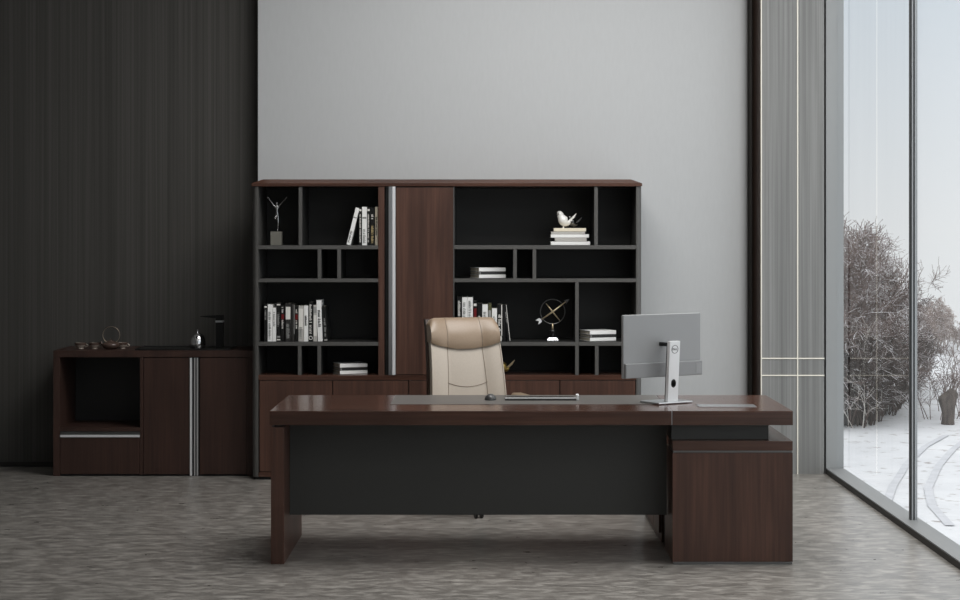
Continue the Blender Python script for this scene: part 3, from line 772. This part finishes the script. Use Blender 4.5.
# keyboard, lying with its raised rear edge towards the visitor
kd = 9.58
kb = thing('keyboard', 'slim dark grey keyboard with a silver end cap on the leather inlay', 'keyboard', (X(540.3, kd), kd, ZI))
kw = (574.5 - 503.8) / 2 * kd / F
kp = NB(); prism(kp, [(-.07, 0), (-.07, .010), (-.062, .016), (.065, .007), (.065, 0)], 'x', -kw, kw)
obj('keyboard_body', kp, M_DKGREYP, kb, False)
kn = NB()
for r_ in range(5):
    yy = -.050 + r_ * .022
    zk = .016 - (yy + .062) * .0709
    for c_ in range(18):
        xx = -kw + .012 + c_ * (2 * kw - .024) / 18
        box(kn, xx + .001, xx + (2 * kw - .024) / 18 - .001, yy, yy + .018, zk - .002, zk + .0016)
obj('keys', kn, M_BLACKP, kb, False)
obj('end_cap', box(NB(), kw + .0002, kw + .015, -.07, .0, 0, .029, .002), M_WHITEM, kb, False)['label'] = 'bright white end cap'

# monitor seen from behind
MX, MY = X(666.5, 9.40), 9.40
mn = thing('monitor', 'silver grey computer monitor seen from behind on the desk', 'monitor', (MX, MY, ZI), math.radians(33))
zM0, zM1 = .8926 - ZI, 1.2216 - ZI
PW = .257
def mbox(name, m, *a, bev=.002): return obj(name, box(NB(), *a, bev), m, mn, False)
mbox('base_plate', M_ALU, -.112, .112, -.078, .082, 0.0, .009, bev=.003)['label'] = 'flat silver foot'
MDX = .012
mbox('panel', M_MONBACK, -PW + MDX, PW + MDX, .048, .066, zM0, zM1, bev=.004)
mbox('screen', M_SCREEN, -PW + MDX + .006, PW + MDX - .006, .0662, .0675, zM0 + .012, zM1 - .006, bev=0)
mbox('lower_housing', M_MONBAND, -PW + MDX + .004, PW + MDX - .002, .030, .0478, zM0 + .002, zM0 + .078, bev=.004)
mbox('port_cover', M_MONBACK, PW + MDX - .046, PW + MDX - .010, .0285, .0298, zM0 + .012, zM0 + .066, bev=0)
mbox('mount_block', M_BLACKP, -.012, .020, -.030, .0476, .292, .312, bev=.003)
# column with a cable hole
cw = .033
hc = NB()
z0, z1 = .0092, .322
n = 20; hx, hz_, hrx, hrz = 0.0, .103, .017, .022
th0, th1 = -.052, -.031
def colring(y):
    o_ = [hc.verts.new((x, y, z_)) for x, z_ in ((-cw, z0), (cw, z0), (cw, z1), (-cw, z1))]
    i_ = [hc.verts.new((hx + hrx * math.cos(2 * PI * k_ / n), y, hz_ + hrz * math.sin(2 * PI * k_ / n))) for k_ in range(n)]
    return o_, i_
fo, fi = colring(th0); bo, bi = colring(th1)
def face_with_hole(o_, i_):
    q = [(-PI * .75, 0), (-PI * .25, 1), (PI * .25, 2), (PI * .75, 3)]
    def quad(k_):
        a = (2 * PI * k_ / n + PI) % (2 * PI) - PI
        if -PI * .75 <= a < -PI * .25: return 0
        if -PI * .25 <= a < PI * .25: return 1
        if PI * .25 <= a < PI * .75: return 2
        return 3
    for k_ in range(n):
        k2 = (k_ + 1) % n
        e1, e2 = quad(k_), quad(k2)
        c1 = {0: (0, 1), 1: (1, 2), 2: (2, 3), 3: (3, 0)}
        # nearest outer corner for each inner vertex
        o1 = c1[e1][0]; o2 = c1[e2][0]
        if o1 == o2: hc.faces.new((i_[k_], i_[k2], o_[o1]))
        else:
            hc.faces.new((i_[k_], i_[k2], o_[o2], o_[o1]))
face_with_hole(fo, fi); face_with_hole(bo, bi)
for k_ in range(4): hc.faces.new((fo[k_], fo[(k_ + 1) % 4], bo[(k_ + 1) % 4], bo[k_]))
for k_ in range(n): hc.faces.new((fi[k_], fi[(k_ + 1) % n], bi[(k_ + 1) % n], bi[k_]))
bmesh.ops.recalc_face_normals(hc, faces=hc.faces)
shear = lambda bm: [setattr(v.co, 'y', v.co.y - .020 * (v.co.z - .0092) / .32) for v in bm.verts] and bm
shear(hc)
obj('stand_column', hc, M_WHITEM, mn, False)['label'] = 'white satin stand with an oval cable hole'
obj('column_spine', shear(box(NB(), -cw + .004, -.017, th1 + .0002, -.018, z0, z1 - .01, .002)), M_BLACKP, mn, False)
obj('column_spine', shear(box(NB(), .017, cw - .004, th1 + .0002, -.018, z0, z1 - .01, .002)), M_BLACKP, mn, False)
gm_ = NB()
def gring(y, f): return [gm_.verts.new((hx + hrx * f * math.cos(2 * PI * k_ / n), y, hz_ + hrz * f * math.sin(2 * PI * k_ / n))) for k_ in range(n)]
g4 = [gring(th0 - .0006, .97), gring(th0 - .0006, .80), gring(-.018, .80), gring(-.018, .97)]
for q in range(4):
    for k_ in range(n): gm_.faces.new((g4[q][k_], g4[q][(k_ + 1) % n], g4[(q + 1) % 4][(k_ + 1) % n], g4[(q + 1) % 4][k_]))
bmesh.ops.recalc_face_normals(gm_, faces=gm_.faces)
obj('cable_grommet', shear(gm_), M_BLACKP, mn, False)
# round maker's mark near the head of the stand
lg = NB(); lz = .280; lr = .0205
tube(lg, [(lr * math.cos(a * PI / 20), th0 - .0004, lz + lr * math.sin(a * PI / 20)) for a in range(40)], .0013, 6, True)
obj('logo', shear(lg), M_DKGREYP, mn, False)
def letter(ch, x, size, rot, bm):
    c = bpy.data.curves.new('glyph', 'FONT'); c.body = ch; c.size = size; c.align_x = 'CENTER'; c.align_y = 'CENTER'; c.offset = 0.0004
    o = bpy.data.objects.new('glyph', c); COL.objects.link(o)
    dg = bpy.context.evaluated_depsgraph_get(); dg.update()
    me = bpy.data.meshes.new_from_object(o.evaluated_get(dg))
    bpy.data.objects.remove(o); bpy.data.curves.remove(c)
    me.transform(Matrix.Translation((x, 0, 0)) @ Matrix.Rotation(rot, 4, 'Z'))
    bm.from_mesh(me); bpy.data.meshes.remove(me)
lt = NB()
for ch, x, rot in (('D', -.0118, 0), ('E', -.0036, math.radians(38)), ('L', .0050, 0), ('L', .0118, 0)): letter(ch, x, .0145, rot, lt)
bmesh.ops.rotate(lt, verts=lt.verts, cent=(0, 0, 0), matrix=Matrix.Rotation(PI / 2, 3, 'X'))
bmesh.ops.translate(lt, verts=lt.verts, vec=(0, th0 - .0008, lz))
obj('logo_lettering', shear(lt), M_DKGREYP, mn, False)

# ------------------------------------------------------------------ office chair
ch = thing('office_chair', 'high-backed cream leather office chair behind the desk', 'office chair', (-.045, 10.70, 0), math.radians(17))
def backy(z_): # front face of the backrest at height z
    t_ = (z_ - .46) / (1.13 - .46)
    return .215 + .185 * t_ - .05 * math.sin(PI * min(1, max(0, t_)) * .9)
def halfw(z_):
    t_ = (z_ - .46) / (1.13 - .46)
    return .240 - .030 * t_
def back_point(u, z_, off=0.0):
    """u in -1..1 across, off = outwards from the front face"""
    w = halfw(z_)
    curve = .035 * (abs(u) ** 2.2)                     # sides wrap forward
    pad = .012 * (1 - min(1, abs(u) / .5) ** 2) if abs(u) < .5 else .010 * math.sin(PI * (abs(u) - .5) / .5)
    return Vector((u * w, backy(z_) - curve - pad - off, z_))
def sheet(zs_, us, front, thick, headrest=False):
    bm = NB()
    F_ = [[bm.verts.new(front(u, z_)) for u in us] for z_ in zs_]
    B_ = [[bm.verts.new(front(u, z_) + Vector((0, thick, 0)) * 1.0) for u in us] for z_ in zs_]
    nz_, nu = len(zs_), len(us)
    for i in range(nz_ - 1):
        for j in range(nu - 1):
            bm.faces.new((F_[i][j], F_[i][j + 1], F_[i + 1][j + 1], F_[i + 1][j]))
            bm.faces.new((B_[i][j + 1], B_[i][j], B_[i + 1][j], B_[i + 1][j + 1]))
    for i in range(nz_ - 1):
        bm.faces.new((F_[i][0], F_[i + 1][0], B_[i + 1][0], B_[i][0])); bm.faces.new((F_[i + 1][-1], F_[i][-1], B_[i][-1], B_[i + 1][-1]))
    for j in range(nu - 1):
        bm.faces.new((F_[0][j + 1], F_[0][j], B_[0][j], B_[0][j + 1])); bm.faces.new((F_[-1][j], F_[-1][j + 1], B_[-1][j + 1], B_[-1][j]))
    bmesh.ops.recalc_face_normals(bm, faces=bm.faces)
    return bm
US = [-1 + 2 * i / 28 for i in range(29)]
ZS = [.46 + (1.02 - .46) * i / 22 for i in range(23)]
SMOOTH(obj('backrest', sheet(ZS, US, back_point, .055), M_CREAM, ch, False), 0.9)
# headrest roll: bulging, with a curved lower edge and rounded top
def head_low(u): return .940 + .040 * u * u
def head_point(u, t_):
    """t_ 0 bottom .. 1 top"""
    zl = head_low(u); zh = 1.127 - .034 * max(0, abs(u) - .86) / .14 * max(0, abs(u) - .86) / .14
    z_ = zl + (zh - zl) * t_
    b_ = .032 * math.sin(PI * min(1, t_ * .92 + .08)) ** .7
    p = back_point(u * 1.01, min(z_, 1.13))
    p.z = z_; p.y -= b_
    return p
hs = NB(); TN = 14
Fh = [[hs.verts.new(head_point(u, t_ / TN)) for u in US] for t_ in range(TN + 1)]
Bh = [[hs.verts.new(Vector((head_point(u, t_ / TN).x, backy(min(1.13, head_point(u, t_ / TN).z)) + .05, head_point(u, t_ / TN).z - (.012 if t_ == TN else 0)))) for u in US] for t_ in range(TN + 1)]
for i in range(TN):
    for j in range(28):
        hs.faces.new((Fh[i][j], Fh[i][j + 1], Fh[i + 1][j + 1], Fh[i + 1][j])); hs.faces.new((Bh[i][j + 1], Bh[i][j], Bh[i + 1][j], Bh[i + 1][j + 1]))
    hs.faces.new((Fh[i][0], Fh[i + 1][0], Bh[i + 1][0], Bh[i][0])); hs.faces.new((Fh[i + 1][-1], Fh[i][-1], Bh[i][-1], Bh[i + 1][-1]))
for j in range(28):
    hs.faces.new((Fh[0][j + 1], Fh[0][j], Bh[0][j], Bh[0][j + 1])); hs.faces.new((Fh[-1][j], Fh[-1][j + 1], Bh[-1][j + 1], Bh[-1][j]))
bmesh.ops.recalc_face_normals(hs, faces=hs.faces)
SMOOTH(obj('headrest', hs, M_TAN, ch, False), 0.9)['label'] = 'darker tan padded headrest roll'
def seam(pts, parent=ch, r=.0018): return obj('seam', tube(NB(), pts, r, 6), M_SEAM, parent, False, True)
for s in (-1, 1):
    seam([back_point(s * (.50 - .04 * 0 + (.0 if s < 0 else 0) + .06 * (1 - (z_ - .46) / .5)), z_, .0005) for z_ in ZS if z_ < .985])
    hp = [head_point(s * .50, t_ / TN) + Vector((0, -.0006, 0)) for t_ in range(TN + 1)]
    seam(hp)
seam([back_point(u, .715 + .026 * (u / .55) ** 2, .0005) for u in [-.55 + 1.1 * i / 16 for i in range(17)]])
# piping down the edges
for s in (-1, 1): obj('edge_piping', tube(NB(), [back_point(s * .995, z_, .002) for z_ in ZS], .004, 6), M_CREAM, ch, False, True)
# rear shell
def shell_point(u, z_):
    w = halfw(min(z_, 1.13)) + .004
    return Vector((u * w, backy(min(z_, 1.13)) + .052 - .012 * u * u, z_))
ZS2 = [.44 + (1.115 - .44) * i / 24 for i in range(25)]
SMOOTH(obj('back_shell', sheet(ZS2, US, shell_point, .045), M_SHELL, ch, False), 0.9)['label'] = 'dark brown rear shell'
# seat, arms, base
sm = NB(); box(sm, -.255, .255, -.27, .235, .40, .50, .045, 5)
for v in sm.verts:
    if v.co.z > .46: v.co.z += .018 * (1 - (v.co.x / .255) ** 2)
SMOOTH(obj('seat', sm, M_CREAM, ch, False), 0.9)
SMOOTH(obj('seat_pan', box(NB(), -.24, .24, -.24, .25, .375, .399, .01), M_SHELL, ch, False), 0.9)
for s in (-1, 1):
    ap_ = NB(); box(ap_, s * .295 - .038, s * .295 + .038, -.17, .19, .640, .676, .016, 4)
    ap_o = SMOOTH(obj('armrest', ap_, M_TAN, ch, False), 0.9)
    fr_ = NB(); tube(fr_, [(s * .24, -.05, .385), (s * .29, -.09, .42), (s * .30, -.12, .55), (s * .296, -.11, .638)], .014, 10)
    tube(fr_, [(s * .24, .08, .385), (s * .29, .10, .42), (s * .30, .12, .55), (s * .296, .11, .638)], .014, 10)
    obj('arm_support', fr_, M_ALUD, ch, False, True)
obj('gas_lift', lathe(NB(), [(.03, .11), (.03, .24), (.022, .24), (.022, .372)], 20), M_BLACKP, ch, False)
bs = lathe(NB(), [(.045, .075), (.05, .09), (.05, .12), (.04, .13)], 24)
obj('base_hub', bs, M_ALUD, ch, False)
for k_ in range(5):
    a = math.radians(-90 - 17) + k_ * 2 * PI / 5
    ca, sa = math.cos(a), math.sin(a)
    lgm = NB(); tube(lgm, [(ca * .048, sa * .048, .105), (ca * .16, sa * .16, .096), (ca * .285, sa * .285, .078)], [.024, .020, .015], 8)
    obj('base_leg', lgm, M_ALUD, ch, False, True)
    fk = NB(); lathe(fk, [(.011, .050), (.011, .073)], 10, (ca * .285, sa * .285, 0))
    c_ = obj('caster', fk, M_BLACKP, ch, False)
    wl = NB()
    tx, ty = (1.0, 0.0)
    for o_ in (-.017, .017):
        lathe(wl, [(.010, -.007), (.024, -.007), (.026, 0), (.024, .007), (.010, .007)], 20, (ca * .285 + o_, sa * .285, .026), 'x')
    w_ = obj('wheel', wl, M_BLACKP, None); w_.parent = c_
    ax = NB(); lathe(ax, [(.0085, -.009), (.0085, .009)], 12, (ca * .285, sa * .285, .030), 'x')
    w_ = obj('axle', ax, M_ALU, None); w_.parent = c_

# ------------------------------------------------------------------ winter landscape seen through the glass
ZG = -6.0
def gpos(px, py):
    d = (H - ZG) * F / (py - CY)
    return X(px, d), d
gm = NB()
NXG, NYG = 70, 80
gx0, gx1, gy0, gy1 = XOUT + 0.6, 110.0, -20.0, 131.0
grid = []
for j in range(NYG + 1):
    row = []
    for i in range(NXG + 1):
        fx_ = (i / NXG) ** 1.8; x = gx0 + (gx1 - gx0) * fx_
        y = gy0 + (gy1 - gy0) * j / NYG
        row.append(gm.verts.new((x, y, ZG + 0.22 * (mnoise.noise(Vector((x * .11, y * .07, 0)))) - 0.11)))
    grid.append(row)
for j in range(NYG):
    for i in range(NXG):
        gm.faces.new((grid[j][i], grid[j][i + 1], grid[j + 1][i + 1], grid[j + 1][i]))
gr = obj('ground', gm, M_SNOW, None, False, True); gr['kind'] = 'structure'
def gz(x, y): return ZG + 0.22 * mnoise.noise(Vector((x * .11, y * .07, 0))) - 0.11
def track(pix, w):
    bm = NB(); P = [gpos(*p) for p in pix]
    # densify
    Q = []
    for (a, b_) in zip(P[:-1], P[1:]):
        for k_ in range(6): Q.append((a[0] + (b_[0] - a[0]) * k_ / 6, a[1] + (b_[1] - a[1]) * k_ / 6))
    Q.append(P[-1])
    L_ = [(bm.verts.new((x - w / 2, y, gz(x, y) + .03)), bm.verts.new((x + w / 2, y, gz(x, y) + .03))) for x, y in Q]
    for a, b_ in zip(L_[:-1], L_[1:]): bm.faces.new((a[0], a[1], b_[1], b_[0]))
    return bm
for pix in ([(872, 520), (886, 500), (893, 480), (906, 460), (925, 443), (946, 432)], [(950, 520), (932, 500), (928, 482), (938, 462), (953, 446), (966, 436)]):
    o = struct('path', track(pix, .26), M_SNOWP)

class TreeMesh:
    def __init__(s): s.v = []; s.f = []
    def seg(s, p, q, r0, r1, n=3):
        t = (q - p).normalized(); u = t.orthogonal().normalized(); w = t.cross(u)
        b0 = len(s.v)
        for (c, r) in ((p, r0), (q, r1)):
            for k_ in range(n):
                a = 2 * PI * k_ / n
                s.v.append(c + (u * math.cos(a) + w * math.sin(a)) * r)
        for k_ in range(n): s.f.append((b0 + k_, b0 + (k_ + 1) % n, b0 + n + (k_ + 1) % n, b0 + n + k_))
    def mesh(s, name, m):
        me = bpy.data.meshes.new(name); me.from_pydata([tuple(x) for x in s.v], [], s.f); me.materials.append(m); return me
def grow(tm, rnd, p, d, l, r, lev, counts, up, spread, rmin, tips=None):
    n = 4 if lev == 0 else (3 if lev < len(counts) else 2)
    pts = [p]; dirs = []
    for i in range(n):
        d = (d + Vector((rnd.gauss(0, .16 + .10 * (lev > 0)), rnd.gauss(0, .16 + .10 * (lev > 0)), rnd.gauss(0, .10 + .10 * (lev > 0)) + up))).normalized()
        q = pts[-1] + d * (l / n)
        tm.seg(pts[-1], q, max(rmin, r * (1 - .8 * i / n)), max(rmin, r * (1 - .8 * (i + 1) / n)), 5 if lev == 0 else 3)
        pts.append(q); dirs.append(d)
    if lev >= len(counts): return
    for c in range(counts[lev]):
        t = rnd.uniform(.25, 1.0) if lev == 0 else rnd.uniform(.12, 1.0)
        k_ = min(n - 1, int(t * n)); f = t * n - k_
        b_ = pts[k_].lerp(pts[k_ + 1], min(1, f))
        a = rnd.uniform(0, 2 * PI); ax = dirs[k_].orthogonal().normalized(); ax.rotate(Matrix.Rotation(a, 3, dirs[k_]))
        nd = (dirs[k_] * rnd.uniform(.35, .8) + ax * spread * rnd.uniform(.6, 1.1)).normalized()
        grow(tm, rnd, b_, nd, l * (rnd.uniform(.14, .30) * (1.25 - .6 * t) if lev == 0 else rnd.uniform(.40, .75)), r * .45, lev + 1, counts, up * .8, spread, rmin)
def tree_mesh(seed, h, counts, spread, rmin, m, stems=1, r=.10, up=.06):
    rnd = random.Random(seed); tm = TreeMesh()
    for s in range(stems):
        a = rnd.uniform(0, 2 * PI); o = 0 if stems == 1 else rnd.uniform(.05, .7)
        lean = 0.05 if stems == 1 else .25
        grow(tm, rnd, Vector((math.cos(a) * o, math.sin(a) * o, -.25)), Vector((math.cos(a) * lean, math.sin(a) * lean, 1)).normalized(), h * rnd.uniform(.8, 1.0), r, 0, counts, up, spread, rmin)
    return tm.mesh('tree', m)
TALL = [tree_mesh(s, 7.0, (34, 8, 6), .95, .0085, M_BARK, 1, .09, .05) for s in (1, 2, 3)]
THICK = [tree_mesh(s, 3.6, (14, 6), .6, .010, M_BARKD, 14, .035, .10) for s in (11, 12, 13)]
BIRCH = [tree_mesh(s, 5.2, (10, 3), .5, .007, M_BIRCH, 1, .022, .08) for s in (21, 22)]
FAR = [tree_mesh(s, 5.0, (26, 7, 5), .9, .013, M_BARKF, 1, .08, .06) for s in (31, 32, 33)]
SAPL = [tree_mesh(s, 4.4, (12, 5), .6, .010, M_BARK, 4, .03, .10) for s in (41, 42)]
def plant(meshes, i, px, py, scale, name, label, cat, group):
    x, y = gpos(px, py)
    o = bpy.data.objects.new(name, meshes[i % len(meshes)]); COL.objects.link(o)
    o.location = (x, y, gz(x, y)); o.rotation_euler = (0, 0, random.uniform(0, 2 * PI)); o.scale = (scale,) * 3
    return tag(o, label, cat, group)
LT = 'bare snow-dusted tree in the dense wood left of the snowy track'
random.seed(5)
def skyline(px):
    pts = [(820, 225), (846, 228), (860, 240), (872, 254), (885, 276), (895, 290), (915, 292), (930, 296), (945, 309), (960, 320), (985, 335)]
    for (a, ya), (b_, yb) in zip(pts[:-1], pts[1:]):
        if px <= b_: return ya + (yb - ya) * (px - a) / (b_ - a)
    return 335
def fit(px, py, h, top): return (py - top) * (H - ZG) / (py - CY) / h
tall_spots = []
for (px, py, dy) in [(836, 424, 0), (846, 421, 0), (853, 416, 14), (860, 420, 0), (867, 417, 10), (874, 414, 0), (881, 410, 8), (842, 412, 6), (857, 408, 12), (871, 404, 14), (866, 409, 22), (848, 405, 25),
              (886, 404, 2), (830, 410, 0), (864, 400, 5), (879, 396, 6), (891, 398, 6), (850, 398, 8), (896, 392, 2), (886, 388, 14), (902, 386, 6), (894, 378, 12), (908, 380, 4), (902, 372, 12), (872, 388, 10), (860, 386, 14), (839, 402, 10), (888, 396, 3), (893, 403, 10), (899, 397, 14), (906, 390, 10), (897, 384, 4), (883, 415, 14), (905, 379, 3)]:
    tall_spots.append((px, py, fit(px, py, 7.0, skyline(px) + dy) * (1.0 if px < 884 else .90)))
for i, (px, py, s) in enumerate(tall_spots): plant(TALL, i, px, py, s, 'bare_tree', LT, 'tree', 'bare trees left of the track')
LS = 'dark leafless shrub at the foot of the wood left of the snowy track'
for i in range(34):
    t_ = i / 33
    px = 828 + 58 * t_ + random.uniform(-2, 2) if i < 24 else 886 + 24 * ((i - 24) / 9)
    py = 423 - 4 * random.random() if i < 24 else 414 - 34 * ((i - 24) / 9) + random.uniform(-2, 2)
    if i < 24 and i % 2: py -= 9
    plant(THICK, i, px, py, random.uniform(.85, 1.15) * (1.0 if px < 880 else .8), 'leafless_shrub', LS, 'shrub', 'dark shrubs below the wood')
LB = 'pale thin birch stem standing among the dark shrubs of the wood'
for i, (px, py, s) in enumerate(((849, 424, .8), (855, 425, .7), (862, 425, .85), (868, 424, .65), (876, 421, .6))): plant(BIRCH, i, px, py, s, 'birch_tree', LB, 'tree', 'pale birches in the wood')
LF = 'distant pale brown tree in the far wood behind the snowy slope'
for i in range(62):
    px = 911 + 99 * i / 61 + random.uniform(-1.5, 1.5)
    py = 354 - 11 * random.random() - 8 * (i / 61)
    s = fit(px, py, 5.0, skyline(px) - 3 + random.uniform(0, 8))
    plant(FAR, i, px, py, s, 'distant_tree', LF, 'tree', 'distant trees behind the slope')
for i, (px, py, s, lab) in enumerate(((934, 418, .68, 'slender bare sapling leaning beside the old willow stump'), (940, 410, .66, 'bare sapling directly behind the old willow stump'), (951, 417, .68, 'bare sapling just right of the old willow stump'), (962, 414, .68, 'bare sapling at the right edge beyond the willow stump'))):
    plant(SAPL, i, px, py, s, 'bare_sapling', lab, 'sapling', 'saplings around the willow stump')
# old pollard stump
sx, sy = gpos(947.5, 422)
stz = gz(sx, sy)
wsp = thing('willow_stump', 'thick old willow stump with knobbly head standing in the snow', 'tree stump', (sx, sy, stz))
k2 = (H - ZG) / (422 - CY)
bv = [(0, 0, -.2), (.03, 0, .40), (-.04, 0, .85), (.10, 0, 1.12), (.30, .05, 1.42), (-.18, 0, 1.02), (-.30, 0, 1.14)]
baked('trunk', bv, [(0, 1), (1, 2), (2, 3), (3, 4), (2, 5), (5, 6)], [.32, .24, .30, .30, .26, .24, .18], M_STUMP, wsp, 2)
rods = TreeMesh(); rr = random.Random(3)
for i in range(14):
    p = Vector((rr.uniform(-.2, .28), rr.uniform(-.05, .08), rr.uniform(1.1, 1.35)))
    grow(rods, rr, p, Vector((rr.gauss(0, .3), rr.gauss(0, .2), 1)).normalized(), rr.uniform(.8, 1.6), .018, 0, (4,), .05, .5, .009)
ro = bpy.data.objects.new('shoots', rods.mesh('shoots', M_BARK)); COL.objects.link(ro); ro.parent = wsp

# ------------------------------------------------------------------ sky, lamps, camera
w = bpy.data.worlds.new('winter_sky'); SC.world = w; w.use_nodes = True
N = w.node_tree.nodes; L = w.node_tree.links
bg = N['Background']
tcw = N.new('ShaderNodeTexCoord'); spw = N.new('ShaderNodeSeparateXYZ'); L.new(tcw.outputs['Generated'], spw.inputs['Vector'])
rw = N.new('ShaderNodeValToRGB')
e = rw.color_ramp.elements
e[0].position = 0.0; e[0].color = rgb(230, 233, 235)
e[1].position = 0.16; e[1].color = rgb(206, 217, 227)
e2 = e.new(0.4); e2.color = rgb(226, 227, 226)
L.new(spw.outputs['Z'], rw.inputs['Fac']); L.new(rw.outputs['Color'], bg.inputs['Color'])
# an overcast sky is brighter overhead than at the horizon
mrw = N.new('ShaderNodeMapRange'); mrw.inputs['From Min'].default_value = 0.16; mrw.inputs['From Max'].default_value = 0.75
mrw.inputs['To Min'].default_value = 1.06; mrw.inputs['To Max'].default_value = 2.9
L.new(spw.outputs['Z'], mrw.inputs['Value']); L.new(mrw.outputs['Result'], bg.inputs['Strength'])

def area(name, loc, rot, sx_, sy_, power, col, spread=PI):
    l = bpy.data.lights.new(name, 'AREA'); l.shape = 'RECTANGLE'; l.size = sx_; l.size_y = sy_; l.energy = power; l.color = col
    l.spread = spread
    o = bpy.data.objects.new(name, l); COL.objects.link(o); o.location = loc; o.rotation_euler = rot
    return o
area('ceiling_lamp', (0.5, 9.7, CEIL - 0.02), (0, 0, 0), 2.6, 2.4, 156, (1.0, 0.982, 0.962))
area('ceiling_lamp', (-0.2, 4.5, CEIL - 0.02), (0, 0, 0), 3.0, 2.0, 16, (1.0, 0.98, 0.95))
pl = area('window_portal', (XOUT + 0.02, 5.4, 1.8), (0, -PI / 2, 0), 3.4, 13.6, 1, (1, 1, 1))
pl.rotation_euler = (0, PI / 2, 0)
pl.data.cycles.is_portal = True

cam = bpy.data.cameras.new('camera'); co_ = bpy.data.objects.new('camera', cam); COL.objects.link(co_)
co_.location = (0, 0, H); co_.rotation_euler = (PI / 2, 0, 0)
cam.sensor_width = 36.0; cam.sensor_fit = 'HORIZONTAL'; cam.lens = 36.0 * F / 960.0
cam.shift_x = -(CX - 480.0) / 960.0; cam.shift_y = -(300.0 - CY) / 960.0
cam.clip_start = 0.05; cam.clip_end = 600
SC.camera = co_
vs_ = SC.view_settings
vs_.view_transform = 'Standard'; vs_.look = 'None'; vs_.exposure = 0.0; vs_.gamma = 1.0; vs_.use_curve_mapping = False
